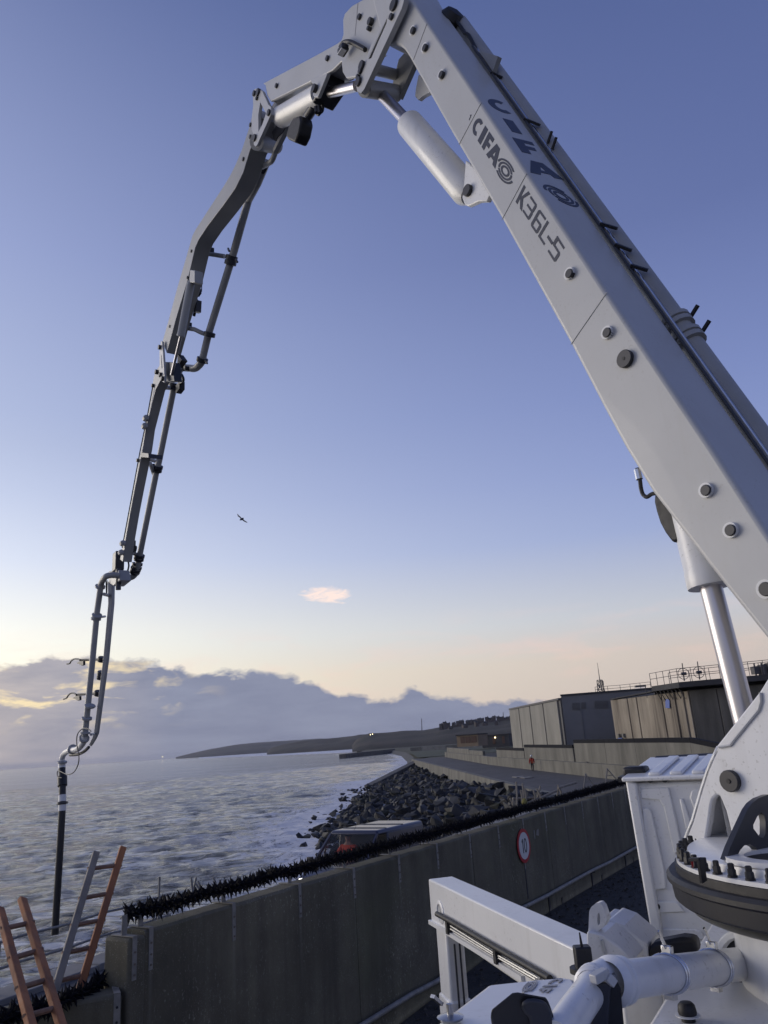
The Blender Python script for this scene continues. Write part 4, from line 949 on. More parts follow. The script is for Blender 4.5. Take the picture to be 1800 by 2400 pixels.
MB().tube([vp(2.85, 1.0, 1.97), vp(2.45, 1.0, 2.28)], .006, n=5).build('aerial', M['black'], van)

# ================================================================== PEOPLE AND THE GULL
def skin(name, joints, edges, matr, parent=None, levels=2, root=0):
    org = WORG.get(parent.name, V((0, 0, 0))) if parent else V((0, 0, 0)); me = bpy.data.meshes.new(name)
    me.from_pydata([tuple(V(j[0]) - org) for j in joints], edges, []); o = bpy.data.objects.new(name, me); COL.objects.link(o)
    sm = o.modifiers.new('skin', 'SKIN'); sk = me.skin_vertices[0] if me.skin_vertices else None
    if not me.skin_vertices:
        b = bmesh.new(); b.from_mesh(me); b.verts.layers.skin.verify(); b.to_mesh(me); b.free()
    for i, j in enumerate(joints):
        me.skin_vertices[0].data[i].radius = j[1] if isinstance(j[1], tuple) else (j[1], j[1]); me.skin_vertices[0].data[i].use_root = (i == root)
    sm.use_smooth_shade = True; s2 = o.modifiers.new('sub', 'SUBSURF'); s2.levels = levels; s2.render_levels = levels
    me.materials.append(matr)
    if parent: o.parent = parent; WORG[o.name] = org
    return o
pp = on_z(1249, 1808, ZP); pf = V((-.15, -1, 0)).normalized(); ps = V((pf.y, -pf.x, 0)) * -1
hgt = 1.80
def pj(x, y, z): return pp + ps * x + pf * y + UP * z * hgt / 1.80
per_ = thing('person', pp, 'person walking on the far promenade in white helmet, red jacket and dark trousers', 'person')
J = [(pj(0, 0, .95), (.15, .12)), (pj(0, 0, 1.20), (.15, .11)), (pj(0, .02, 1.42), (.17, .11)), (pj(0, .03, 1.53), .06), (pj(0, .05, 1.62), (.08, .095)), (pj(0, .06, 1.72), (.075, .09)),
     (pj(.19, .02, 1.43), .065), (pj(.27, .06, 1.15), .05), (pj(.25, .20, .92), .04), (pj(-.19, .02, 1.43), .065), (pj(-.27, -.03, 1.15), .05), (pj(-.28, .02, .90), .04),
     (pj(.09, 0, .90), .095), (pj(.10, .12, .50), .07), (pj(.09, .06, .09), .05), (pj(.10, .20, .04), .04), (pj(-.09, 0, .90), .095), (pj(-.08, -.03, .50), .07), (pj(-.07, -.22, .13), .05), (pj(-.07, -.12, .05), .04)]
E_ = [(0, 1), (1, 2), (2, 3), (3, 4), (4, 5), (2, 6), (6, 7), (7, 8), (2, 9), (9, 10), (10, 11), (0, 12), (12, 13), (13, 14), (14, 15), (0, 16), (16, 17), (17, 18), (18, 19)]
skin('body', J, E_, M['darkcloth'], per_, 1)
g_ = lambda r, k: tuple(x + k for x in r) if isinstance(r, tuple) else r + k
skin('jacket', [(J[i][0], g_(J[i][1], .028)) for i in (0, 1, 2, 6, 7, 8, 9, 10, 11)], [(0, 1), (1, 2), (2, 3), (3, 4), (4, 5), (2, 6), (6, 7), (7, 8)], M['redcloth'], per_, 1)
for s in (-1, 1):
    MB().prism([pj(s * .05, .15, .92), pj(s * .12, .15, .92), pj(s * .13, .165, 1.40), pj(s * .05, .165, 1.44)], pf * .02).build('vest_stripe', M['orangevest'], per_)
MB().lathe(pj(0, .05, 1.60), pf * .6 + UP * .15, [(.02, -.02), (.075, .02), (.07, .07), (.02, .095)], 10).build('face', M['skin'], per_)
MB().lathe(pj(0, .06, 1.70), UP, [(.155, 0), (.15, .02), (.125, .025), (.12, .09), (.08, .15), (.01, .17)], 14).build('helmet', M['helmet'], per_)
for i in (8, 11): MB().lathe(J[i][0] - UP * .10, UP, [(.01, 0), (.035, .03), (.04, .08), (.03, .12)], 8).build('glove', M['darkcloth'], per_)
# driver, seen through the windscreen
dc = vp(2.70, 1.30, .90); dv = thing('person', dc, 'driver in an orange high visibility jacket sitting behind the van windscreen', 'person')
def dj(x, y, z): return dc + vx * x + vy * y + UP * z
Jd = [(dj(0, 0, .12), (.17, .15)), (dj(-.02, 0, .40), (.18, .14)), (dj(-.02, 0, .62), (.20, .13)), (dj(0, 0, .74), .06), (dj(.03, 0, .86), (.08, .10)), (dj(.03, 0, .96), (.07, .09)), (dj(.0, .21, .60), .075), (dj(.18, .27, .42), .06), (dj(.36, .18, .50), .045), (dj(.0, -.21, .60), .075), (dj(.18, -.27, .42), .06), (dj(.45, -.18, .50), .045), (dj(.2, .1, .06), .09), (dj(.55, .12, .06), .07), (dj(.2, -.1, .06), .09), (dj(.55, -.12, .06), .07)]
skin('body', Jd, [(0, 1), (1, 2), (2, 3), (3, 4), (4, 5), (2, 6), (6, 7), (7, 8), (2, 9), (9, 10), (10, 11), (0, 12), (12, 13), (0, 14), (14, 15)], M['skin'], dv, 1)
skin('jacket', [(Jd[i][0], g_(Jd[i][1], .03)) for i in (0, 1, 2, 6, 7, 8, 9, 10, 11)], [(0, 1), (1, 2), (2, 3), (3, 4), (4, 5), (2, 6), (6, 7), (7, 8)], M['orange'], dv, 1)
MB().lathe(dj(0, 0, .90), UP, [(.115, 0), (.12, .06), (.08, .14), (.01, .17)], 12).build('hair', M['darkcloth'], dv)
# gull
rg = reg(540, 1190, 27.65); gd_ = 62.0
def gp(x, y, dd=0.0): return at_range(*rg((x, y))[0], gd_ + dd)
def wing(lead, trail, dd):
    n = len(lead); vs = []
    for i in range(n):
        a, b_ = gp(*lead[i], dd * i / (n - 1)), gp(*trail[i], dd * i / (n - 1) + .05); th = .02 * (1 - i / n) + .004; vs += [a, b_, b_ + V((0, .03, th)), a + V((0, .03, th))]
    return vs, [(4 * i + k, 4 * i + (k + 1) % 4, 4 * i + 4 + (k + 1) % 4, 4 * i + 4 + k) for i in range(n - 1) for k in range(4)] + [(0, 1, 2, 3), (4 * n - 1, 4 * n - 2, 4 * n - 3, 4 * n - 4)]
gm = MB()
body = [gp(600, 815), gp(645, 785), gp(690, 755), gp(745, 735), gp(800, 700), gp(835, 682), gp(872, 670)]
gm.tube(body, [.012, .06, .085, .10, .075, .045, .02], n=8)
gm.add(*wing([(690, 735), (655, 650), (590, 595), (520, 520), (475, 435), (452, 385)], [(745, 690), (700, 610), (630, 555), (565, 510), (505, 440), (457, 384)][:6], .35)) if False else None
gm.add(*wing([(730, 700), (680, 620), (610, 555), (545, 505), (500, 440), (455, 385)], [(680, 745), (625, 660), (560, 615), (500, 570), (452, 480), (446, 395)], .5))
gm.add(*wing([(800, 735), (850, 760), (915, 825), (985, 870), (1050, 905), (1105, 950)], [(755, 775), (810, 840), (880, 890), (960, 930), (1040, 965), (1100, 966)], -.5))
tag(gm.build('seagull', M['gull'], smooth=60), 'dark seagull gliding with wings spread in the open sky', 'bird')

# ================================================================== CONCRETE PUMP TRUCK
TC = V((2.28, 3.92, 0)); RZ = H - .69; RR = 1.04
tr = thing('concrete_pump_truck', V((2.28, 3.92, 0)), 'white concrete pump truck with its long folding boom raised over the sea wall', 'pump truck')
TA = R(29); TU = V((math.sin(TA), math.cos(TA), 0)); TN = V((-math.cos(TA), math.sin(TA), 0))
def plate(pts, off, th): return MB().prism([bm_(x, y, off) for x, y in pts], Pv * th)
def pin(parent, q, off, r, matr='pin', L=.05, name='pin'):
    c = bm_(*q, off); o = MB().cyl(c + Pv * .02, c - Pv * L, r, n=14).build(name, M[matr], parent, bevel=.004); return o
def collar(parent, q, off, r):
    c = bm_(*q, off); MB().cyl(c + Pv * .02, c - Pv * .022, r * 1.35, n=18).build('boss', M['white'], parent); pin(parent, q, off - .012, r, L=.022)

# ---- first boom section
a1_up = V((-0.930, 0, 0.366))                      # placeholder directions in (s, z)
def ax1(s, z): return (s, z)
o1 = -.30; w1 = .50
P1 = [(1800, 1252), (1668.7, 1050), (1567, 900), (1421, 683), (1235.6, 402.5), (1102, 200)]
top = rG((740, 0), (560, -300), (380, -520), (120, -420), (250, -150))       # knuckle beyond the frame
head = rG((500, 430), (480, 440), (520, 425), (575, 412), (620, 425), (660, 460), (700, 520), (745, 600))
lowr = [(1050, 297), (1174.5, 512), (1337, 807.6), (1413, 955), (1464.6, 1050), (1528, 1154), (1702, 1379), (1800, 1502)]
ext_lo = [sz(-.02, -.30, o1)]; ext_up = [sz(-.33, -.10, o1)]
poly = [bm_(*q, o1) for q in P1] + [bm_(*q, o1) for q in rG((740, 0), (640, -180), (480, -240), (330, -160), (380, 60), (440, 300))] + [bm_(*q, o1) for q in head[2:]] + [bm_(*q, o1) for q in lowr] + ext_lo + ext_up
arm1 = MB().prism(poly, Pv * w1).build('boom_section', M['grey'], tr, bevel=.030, seg=4)
# weld seams across the side plate, pins and bosses
def seam(q0, q1, off, parent): MB().bar(bm_(*q0, off - .002), bm_(*q1, off - .002), .0045, .004, Pv).build('weld_seam', M['boomlow'], parent)
seam(rB((438, 487))[0], rB((298, 748))[0], o1, arm1); seam(rB((882, 1150))[0], rB((682, 1440))[0], o1, arm1); seam(rG((872, 215))[0], rG((745, 555))[0], o1, arm1); seam(rB((185, 95))[0], rB((60, 330))[0], o1, arm1)
for q, r in ((rG((745, 285))[0], .045), (rG((858, 445))[0], .045), (rG((1012, 695))[0], .045), (rB((680, 1048))[0], .045), (rB((890, 1376))[0], .045), (rJ((180, 872))[0], .0), (rF((1130, 315))[0], .043), (rF((1312, 610))[0], .043), ((1798, 1381), .05)):
    if r: collar(arm1, q, o1, r * (.8 if q[1] < 300 else .78))
c = bm_(*rB((992, 1522))[0], o1); MB().cyl(c, c - Pv * .03, .062, n=24).build('pivot_cap', M['pin'], arm1, bevel=.004); MB().cyl(c - Pv * .028, c - Pv * .033, .012, n=10).build('cap_hole', M['black'], arm1)
# lettering on the side plate and on the back plate: each letter in its own box (top left, top right, bottom left)
class Pen:
    """draws flat letters in a unit box mapped onto a plate"""
    def __init__(s, tl, tr, bl, n, th=.0025): s.bl = V(bl); s.v = V(tl) - V(bl); s.u = V(tr) - V(tl); s.n = n * th; s.mb = MB()
    def box(s, tl, tr, bl): s.bl = V(bl); s.v = V(tl) - V(bl); s.u = V(tr) - V(tl); return s
    def pt(s, x, y): return s.bl + s.u * x + s.v * y
    def poly(s, pts, holes=()): s.mb.prism([s.pt(*p) for p in pts], s.n, [[s.pt(*p) for p in h] for h in holes])
    def arc(s, cx, cy, rx, ry, wx, wy, a0, a1, n=18, rot=0):
        A = [R(a0 + (a1 - a0) * i / n) for i in range(n + 1)]; cr, sr = math.cos(R(rot)), math.sin(R(rot))
        f = lambda x, y: (cx + x * cr - y * sr, cy + x * sr + y * cr)
        s.poly([f(rx * math.cos(a), ry * math.sin(a)) for a in A] + [f((rx - wx) * math.cos(a), (ry - wy) * math.sin(a)) for a in reversed(A)])
def let_C(p): p.arc(.52, .5, .52, .5, .29, .23, 55, 305, 22)
def let_I(p): p.poly([(0, 0), (1, 0), (1, 1), (0, 1)])
def let_F(p): p.poly([(0, 0), (.46, 0), (.46, .34), (.9, .34), (.9, .57), (.46, .57), (.46, .77), (1, .77), (1, 1), (0, 1)])
def let_A(p): p.poly([(0, 0), (.30, 0), (.36, .19), (.64, .19), (.70, 0), (1, 0), (.68, 1), (.32, 1)], [[(.42, .37), (.58, .37), (.50, .68)]])
def emblem(p, rot=0):
    """round mark in the box: ring with two hooks between two arcs"""
    c = .5; p.arc(c, c, .23, .23, .09, .09, 0, 359.6, 28, rot); p.arc(c, c, .37, .37, .085, .085, 22, 196, 18, rot); p.arc(c, c, .37, .37, .085, .085, 202, 376, 18, rot)
    p.arc(c, c, .50, .50, .085, .085, 40, 165, 18, rot); p.arc(c, c, .50, .50, .085, .085, 220, 345, 18, rot)
def bars(p, segs):
    for x0, y0, x1, y1 in segs: p.poly([(x0, y0), (x1, y0), (x1, y1), (x0, y1)])
rS = reg(1060, 240, 5.53); sp_pt = lambda q: bm_(*rS(q)[0], o1)
pen = Pen(*[sp_pt(q) for q in ((338, 160), (420, 285), (238, 355))], -Pv)
for f, bx in ((let_C, ((338, 165), (418, 285), (240, 352))), (let_I, ((428, 300), (465, 356), (330, 495))), (let_F, ((480, 378), (546, 478), (381, 577))), (let_A, ((538, 478), (658, 662), (440, 675)))):
    pen.box(*[sp_pt(q) for q in bx]); f(pen)
pen.mb.build('lettering', M['decal'], arm1, smooth=0)
pen = Pen(*[sp_pt(q) for q in ((652, 660), (860, 940), (520, 845))], -Pv); emblem(pen, 12); pen.mb.build('emblem', M['decal'], arm1, smooth=0)
pen = Pen(*[sp_pt(q) for q in ((930, 1068), (1012, 1190), (822, 1288))], -Pv); tw, th_ = .27, .115
pen.poly([(0, 0), (tw, 0), (tw, 1), (0, 1)]); pen.poly([(tw, .42), (.70, 1), (1.0, 1), (.56, .5), (1.02, 0), (.72, 0), (tw, .36)])
def box6(tl, tr, bl): pen.box(*[sp_pt(q) for q in (tl, tr, bl)])
box6((1020, 1213), (1104, 1338), (912, 1412)); bars(pen, [(0, 1 - th_, .76, 1), (.08, .5 - th_ / 2, .76, .5 + th_ / 2), (0, 0, .76, th_)]); pen.poly([(.76, 0), (.89, 0), (1, .10), (1, .43), (.94, .5), (1, .57), (1, .90), (.89, 1), (.76, 1)])
box6((1128, 1378), (1216, 1506), (1012, 1586)); bars(pen, [(.25, 1 - th_, 1, 1), (.25, .56 - th_, .76, .56), (.25, 0, .76, th_)]); pen.poly([(.25, 0), (.12, 0), (0, .10), (0, .90), (.12, 1), (.25, 1)]); pen.poly([(.76, 0), (.89, 0), (1, .10), (1, .46), (.89, .56), (.76, .56)])
box6((1232, 1530), (1312, 1650), (1112, 1732)); bars(pen, [(0, th_, .26, 1), (0, 0, 1, th_)])
box6((1262, 1690), (1322, 1786), (1210, 1780)); bars(pen, [(0, .34, 1, .68)])
box6((1362, 1730), (1458, 1882), (1238, 1930)); bars(pen, [(.25, 1 - th_, 1, 1), (0, .48, .25, 1), (.25, .48, .76, .48 + th_), (0, 0, .76, th_)]); pen.poly([(.76, 0), (.89, 0), (1, .10), (1, .50), (.88, .48 + th_), (.76, .48 + th_)])
pen.mb.build('model_lettering', M['decal'], arm1, smooth=0)
pen = Pen(*[sp_pt(q) for q in ((238, 145), (258, 172), (208, 215))], -Pv); pen.poly([(.4, 0), (.7, 0), (.7, 1), (.45, 1), (.05, .75), (.2, .65), (.4, .76)]); pen.mb.build('section_number', M['decal'], arm1, smooth=0)
# back plate: upright letters stacked down the section
eA, eB = bm_(1102, 200, o1), bm_(1421, 683, o1); ru = (eB - eA).normalized(); bn_ = ru.cross(Pv).normalized()
if bn_.dot(EYE - eA) < 0: bn_ = -bn_
rV = reg(1120, 210, 6.38)
def bpt(q): return on_plane(*rV(q)[0], bn_, eA.dot(bn_))
def bbox(q):
    c = bpt(q); return (c - eA).dot(Pv), (c - eA).dot(ru)
pen = Pen(eA, eA + Pv, eA + ru, bn_)
for f, tl, tr_, bl in ((let_C, (92, 106), (424, 197), (236, 308)), (let_I, (368, 428), (520, 470), (512, 630)), (let_F, (512, 715), (810, 790), (660, 935)), (let_A, (620, 1018), (1125, 1143), (785, 1240))):
    pen.box(bpt(tl), bpt(tr_), bpt(bl)); f(pen)
pen.mb.build('large_lettering', M['decal'], arm1, smooth=0)
a0, r0 = bbox((1245, 1590)); pen = Pen(eA + Pv * (a0 - .19) + ru * (r0 - .125), eA + Pv * (a0 + .19) + ru * (r0 - .125), eA + Pv * (a0 - .19) + ru * (r0 + .125), bn_); emblem(pen, 20); pen.mb.build('large_emblem', M['decal'], arm1, smooth=0)
# pipes and hydraulic lines on the far side of the back plate
def bk(z, off, h=0.0):
    t = (z - .95) / (5.73 - .95); return sz(.09 + 1.88 * t, z, off) + bn_ * h
for k in range(4): MB().tube([bk(-.1, .222 + .036 * k, .014), bk(2.2, .222 + .036 * k, .012), bk(4.6, .222 + .030 * k, .012), bk(6.9, .222 + .024 * k, .012)], .0115, n=8).build('hydraulic_line', M[('dark', 'galv', 'zinc', 'boomlow')[k]], arm1)
pc = [bk(z, .415 - .006 * z, -.015) for z in (-.4, .6, 1.6, 2.6, 3.6, 4.6, 5.6, 6.6, 7.6)]
dpipe = MB().tube(pc, .086, n=20).build('delivery_pipe', M['boomlow'], tr)
for z in (2.66, 2.82):
    c = bk(z, .40, -.015); d_ = (bk(z + .1, .40, -.015) - c).normalized(); cl_ = MB().lathe(c - d_ * .05, d_, [(.086, 0), (.115, .005), (.115, .045), (.098, .05), (.098, .06), (.115, .065), (.115, .10), (.086, .105)], 18).build('pipe_clamp', M['boomlow'], dpipe)
    MB().bar(c + bn_ * .08 + Pv * .05, c + bn_ * .17 + Pv * .05 + UP * .03, .024, .02, Pv).build('clamp_lever', M['black'], dpipe)
for z in (5.0, 5.10): c = bk(z, .30, .03); MB().cyl(c, c + bn_ * .07 + UP * .05, .014, n=6).build('clamp_lever', M['black'], dpipe)
for q0, q1 in ((rB((418, 198))[0], rB((502, 232))[0]), (rB((838, 780))[0], rB((932, 808))[0]), (rB((918, 895))[0], rB((1010, 930))[0]), (rB((1005, 1012))[0], rB((1100, 1040))[0]), (rG((1455, 690))[0], rG((1555, 735))[0])):
    a, b_ = bm_(*q0, .215), bm_(*q1, .30); MB().bar(a + bn_ * .02, b_ + bn_ * .02, .035, .022, bn_).build('line_clip', M['black'], arm1)
c = [bm_(*q, .23) for q in rG((1350, 470), (1530, 520), (1480, 660), (1440, 600))]; MB().prism(c, Pv * .05).build('pipe_bracket', M['boomlow'], arm1)
MB().lathe(bm_(*rG((1105, 175))[0], .26), bn_, [(.01, -.10), (.12, -.08), (.15, .0), (.10, .08), (.01, .10)], 10).build('valve_cover', M['black'], arm1)
MB().tube(spline([bm_(*q, .26) for q in rG((1140, 190), (1185, 250), (1225, 310), (1260, 330), (1330, 470))]), .02, n=6).build('valve_hose', M['black'], arm1)
# bits hanging under the section: hose end and black cover by the lift cylinder
pts = [bm_(*q, -.10) for q in rF((610, 150), (622, 195), (632, 240), (640, 300), (655, 345), (685, 362), (722, 340), (790, 330))]; MB().tube(spline(pts), .014, n=8).build('hanging_hose', M['black'], arm1)
MB().tube([bm_(*q, -.10) for q in rF((612, 160), (628, 232))], .024, n=8).build('hose_fitting', M['zinc'], arm1)
c = [bm_(*q, -.16) for q in rF((735, 330), (732, 400), (748, 470), (775, 555), (815, 630), (860, 690), (888, 705), (960, 650), (900, 480), (820, 380))]; MB().prism(c, Pv * .22).build('black_cover', M['black'], arm1, bevel=.02)
# lift cylinder
cd = (sz(.665, .775, -.05) - sz(.61, -.05, -.05)).normalized(); c0 = sz(.60, -.16, -.05); c1 = sz(.668, .79, -.05); rodr = .067
lc = thing_part = MB().lathe(c1, cd, [(.07, 0), (.134, .0), (.136, .012), (.136, .10), (.132, .11), (.132, 1.25), (.05, 1.3)], 32).build('lift_cylinder', M['white'], tr)
MB().cyl(c0, c1 + cd * .05, rodr, n=32).build('rod', M['chrome'], lc)
MB().cyl(c0 - Pv * .1, c0 + Pv * .1, .09, n=20).build('rod_eye', M['white'], lc)
# second cylinder between section one and the knuckle
ba, bb = bm_(*rA((1092, 690))[0], -.05), bm_(*rA((1430, 1085))[0], -.05); dd_ = (bb - ba).normalized()
kc = MB().lathe(ba, dd_, [(.10, 0), (.148, .01), (.150, .05), (.150, (bb - ba).length - .1), (.1, (bb - ba).length)], 28).build('knuckle_cylinder', M['white'], tr)
MB().cyl(bm_(*rA((912, 502))[0], -.05), ba + dd_ * .05, .068, n=24).build('rod', M['chrome'], kc)
lug = plate(rA((1400, 890), (1392, 1010), (1382, 1100), (1396, 1138), (1414, 1146), (1470, 1120), (1520, 1118), (1540, 1070), (1480, 960)), -.22, .05).build('cylinder_lug', M['white'], arm1, bevel=.01)
plate(rA((1400, 890), (1392, 1010), (1382, 1100), (1396, 1138), (1414, 1146), (1470, 1120), (1520, 1118), (1540, 1070), (1480, 960)), .12, .05).build('cylinder_lug', M['white'], arm1, bevel=.01)
pin(arm1, rA((1418, 1060))[0], -.225, .055, L=.03); MB().cyl(bm_(*rA((1418, 1060))[0], -.2), bm_(*rA((1418, 1060))[0], .15), .055, n=14).build('pin', M['pin'], arm1)
plate(rG((795, 690), (770, 820), (762, 890), (790, 925), (830, 890), (905, 850), (860, 740)), .14, .05).build('stiffener', M['white'], arm1)

# ---- second section with knuckle, links and its cylinder
S2P = rA((290, 470), (276, 463), (560, 312), (690, 240), (712, 222), (722, 190), (720, 110), (730, 75), (770, 32), (840, -8), (930, -30), (960, 30), (930, 150), (880, 320), (850, 400), (812, 422), (738, 434), (718, 400), (712, 340), (700, 352), (660, 392), (630, 408), (318, 562), (300, 530))
s2 = plate(rA((290, 472), (278, 466), (560, 315), (690, 243), (712, 226), (724, 195), (800, 215), (840, 250), (700, 340), (660, 389), (630, 405), (318, 559), (300, 530)), -.20, .32).build('boom_section', M['grey'], tr)
for of_ in (-.25, .12): plate(S2P, of_, .05).build('side_plate', M['grey'], s2, bevel=.01)
MB().prism([bm_(*q, -.2) for q in rA((722, 110), (732, 78), (772, 36), (842, -5), (845, 5), (776, 48), (740, 86), (730, 112))], Pv * .32).build('knuckle_skin', M['grey'], s2)
for q in rA((355, 478), (638, 326), (816, 96)): pin(s2, q, -.25, .036, L=.03)
for q in rG((358, 205), (345, 270)): pin(s2, q, -.26, .045 if q[1] < 55 else .026, L=.04)
seam(rG((232, 30))[0], rG((205, 330))[0], -.25, s2)
plate(rA((1060, -10), (1045, 40), (835, 500), (815, 520), (798, 505), (793, 470), (800, 420), (985, 60), (990, -10), (1010, -40), (1045, -40)), -.40, .07)
MB().prism([bm_(*q, -.40) for q in rA((1062, -10), (1047, 45), (838, 495), (820, 518), (800, 508), (792, 472), (800, 425), (980, 70), (988, 10), (1010, -25), (1045, -30))], Pv * .06, [[bm_(*q, -.40) for q in rA((968, 92), (962, 130), (915, 235), (878, 322), (862, 330), (860, 290), (895, 210), (950, 105))]]).build('link_plate', M['grey'], s2)
plate(rA((1100, 250), (1118, 345), (1030, 545), (1005, 540), (995, 470), (1030, 330)), .20, .06).build('link_plate', M['boomlow'], s2)
for q, r in zip(rG((572, 50), (550, 160), (275, 610), (262, 660), (245, 760), (240, 715)), (.065, .035, .055, .035, .055, .03)): pin(s2, q, -.40, r, L=.03)
for (q0, q1, r) in (((865, 378), (1010, 415), .065), ((838, 490), (1015, 520), .10)):
    MB().cyl(bm_(*rA(q0)[0], -.33), bm_(*rA(q1)[0], .2), r, n=16).build('cross_tube', M['boomlow'], s2)
# work light on an arm at the knuckle
fl = MB().tube(spline([bm_(*q, -.30) for q in rG((70, 440), (95, 400), (150, 385), (230, 420), (300, 460))]), .028, n=8).build('light_arm', M['black'], s2)
c = bm_(*rG((95, 462))[0], -.34); MB().box(c, Bv * .07, Pv * .05, UP * .045).build('work_light', M['blackpl'], s2, bevel=.02); MB().box(c - UP * .048 - Pv * .02, Bv * .05, Pv * .035, UP * .008).build('lamp_glass', M['signwhite'], s2)
# actuating cylinder under section two
ca, cb = bm_(*rI((545, 690))[0], -.08), bm_(*rI((1060, 400))[0], -.08); dd_ = (cb - ca).normalized(); L2 = (cb - ca).length
c2 = MB().lathe(ca, dd_, [(.10, 0), (.155, .01), (.16, .06), (.155, .08), (.155, L2), (.1, L2 + .02)], 28).build('section_cylinder', M['white'], tr)
MB().cyl(cb, bm_(*rA((800, 478))[0], -.1), .065, n=20).build('rod', M['chrome'], c2)
plate(rI((920, 210), (1150, 110), (1100, 240), (1020, 430), (975, 430), (955, 400), (985, 300)), -.28, .05).build('cylinder_bracket', M['grey'], s2, bevel=.008)
plate(rI((1140, 260), (1320, 330), (1220, 515), (1180, 490)), .05, .06).build('cylinder_bracket', M['boomlow'], s2)
MB().box(bm_(*rI((1160, 350))[0], -.08), Bv * .18, Pv * .16, UP * .12).build('trunnion_block', M['dark'], s2, bevel=.02); pin(s2, rI((1002, 325))[0], -.28, .055)
MB().lathe(bm_(*rI((930, 620))[0], -.08), Bv, [(.01, -.12), (.07, -.1), (.07, .08), (.01, .1)], 10).build('valve_block', M['dark'], s2)
MB().tube(spline([bm_(*q, -.1) for q in rI((1000, 560), (1010, 640), (1040, 650), (1060, 560), (1090, 540), (1080, 610), (1060, 620))]), .022, n=6).build('valve_hose', M['black'], s2)
for q in ((rI((1000, 560))[0], rI((1010, 630))[0]), (rI((1040, 550))[0], rI((1045, 640))[0])): MB().tube([bm_(*x, -.16) for x in q], .03, n=6).build('hose_fitting', M['black'], s2)
MB().prism([bm_(*q, -.18) for q in rI((700, 690), (790, 660), (803, 740), (770, 900), (715, 1015), (630, 975), (605, 930), (640, 800))], Pv * .2).build('black_cover', M['black'], s2, bevel=.03)

# ---- third section: swan neck
L3 = rI((190, 560), (165, 690), (130, 830)) + rC((800, 0), (745, 130), (700, 220), (640, 320), (400, 690), (372, 745), (345, 840), (240, 1200), (165, 1480), (112, 1665))
B3 = rI((300, 700), (235, 880), (180, 1040)) + rC((870, 0), (810, 200), (740, 340), (640, 480), (500, 665), (425, 780), (395, 850), (330, 1130), (225, 1480), (150, 1760))
s3 = plate(L3 + B3[::-1], -.20, .29).build('boom_section', M['boomshade'], tr, bevel=.008)
for q in rI((150, 945), (60, 1235), (152, 790)): pin(s3, q, -.2, .035, L=.02)
for q in rC((365, 880), (178, 1530), (332, 1108)): pin(s3, q, -.2, .03, L=.02)
MB().prism([bm_(*q, -.28) for q in rI((205, 322), (260, 318), (300, 350), (380, 525), (415, 560), (415, 650), (330, 840), (235, 1050), (210, 1070), (192, 1040), (200, 940), (165, 850), (165, 700), (185, 540), (180, 380))], Pv * .05, [[bm_(*q, -.28) for q in rI((275, 495), (310, 560), (352, 640), (300, 790), (252, 880), (250, 660))]]).build('link_plate', M['grey'], s3)
for q, r in zip(rI((255, 370), (205, 385), (395, 635), (212, 960), (240, 450)), (.06, .045, .05, .055, .03)): pin(s3, q, -.28, r, L=.03)
for q0, q1 in (((490, 720), (510, 950)), ((640, 780), (540, 960)), ((400, 745), (395, 960)), ((690, 700), (470, 1130))):
    MB().bar(bm_(*rI(q0)[0], .05), bm_(*rI(q1)[0], .05), .09, .07, Pv).build('link_bar', M['boomlow'], s3)
MB().cyl(bm_(*rI((230, 1010))[0], -.2), bm_(*rI((480, 1060))[0], .25), .13, n=16).build('cross_tube', M['boomlow'], s3)
plate(rI((420, 560), (470, 470), (500, 560), (520, 720), (440, 760)), .0, .2).build('inner_plate', M['boomlow'], s3)
plate(rI((520, 740), (640, 740), (560, 890), (450, 990), (430, 880)), .0, .1).build('inner_plate', M['dark'], s3)
MB().tube(spline([bm_(*q, .12) for q in rI((480, 1110), (460, 1180), (420, 1260), (340, 1310), (300, 1330))]), .045, n=10).build('loop_pipe', M['boomlow'], s3)
b0_, b1_ = bm_(*rC((358, 1160))[0], -.21), bm_(*rC((272, 1615))[0], -.21); dd_ = (b1_ - b0_).normalized(); L4 = (b1_ - b0_).length
c3 = MB().lathe(b0_, dd_, [(.05, -.05), (.074, 0), (.074, L4 - .05), (.080, L4 - .04), (.080, L4), (.04, L4 + .01)], 20).build('section_cylinder', M['boomlow'], tr)
MB().cyl(b1_, bm_(*rC((192, 1950))[0], -.20), .028, n=14).build('rod', M['chrome'], c3)
plate(rC((352, 1040), (392, 1045), (392, 1150), (342, 1150)), -.25, .16).build('cylinder_mount', M['boomlow'], s3, bevel=.01)
# standoff delivery pipe of section three
def pp3(q, off=.42): return bm_(*rC(q)[0], off)
dp3 = MB().tube([pp3((1010, 110), .25), pp3((935, 290), .30), pp3((855, 440)), pp3((735, 870)), pp3((700, 985)), pp3((510, 1600)), pp3((465, 1790))], .072, n=14).build('delivery_pipe', M['boomlow'], tr)
MB().tube(spline([pp3((465, 1790)), pp3((450, 1840)), pp3((400, 1890), .40), pp3((340, 1890), .34), pp3((280, 1890), .24), pp3((245, 1930), .14)]), .075, n=14).build('elbow', M['boomlow'], dp3)
for q, q2 in (((715, 915), (705, 960)), ((705, 960), (697, 1000)), ((525, 1575), (515, 1625)), ((462, 1800), (452, 1840)), ((350, 1860), (338, 1930))):
    a, b_ = pp3(q, .42 if q[0] > 400 else .34), pp3(q2, .42 if q[0] > 400 else .34); d_ = (b_ - a).normalized(); MB().lathe(a.lerp(b_, .5) - d_ * .05, d_, [(.075, 0), (.115, .01), (.115, .09), (.075, .10)], 14).build('pipe_clamp', M['dark'], dp3)
for q0, q1 in (((690, 880), (680, 855)), ((745, 950), (762, 975)), ((480, 1820), (500, 1850)), ((425, 1830), (420, 1795))): MB().bar(pp3(q0), pp3(q1), .03, .03, Pv).build('clamp_lever', M['dark'], dp3)
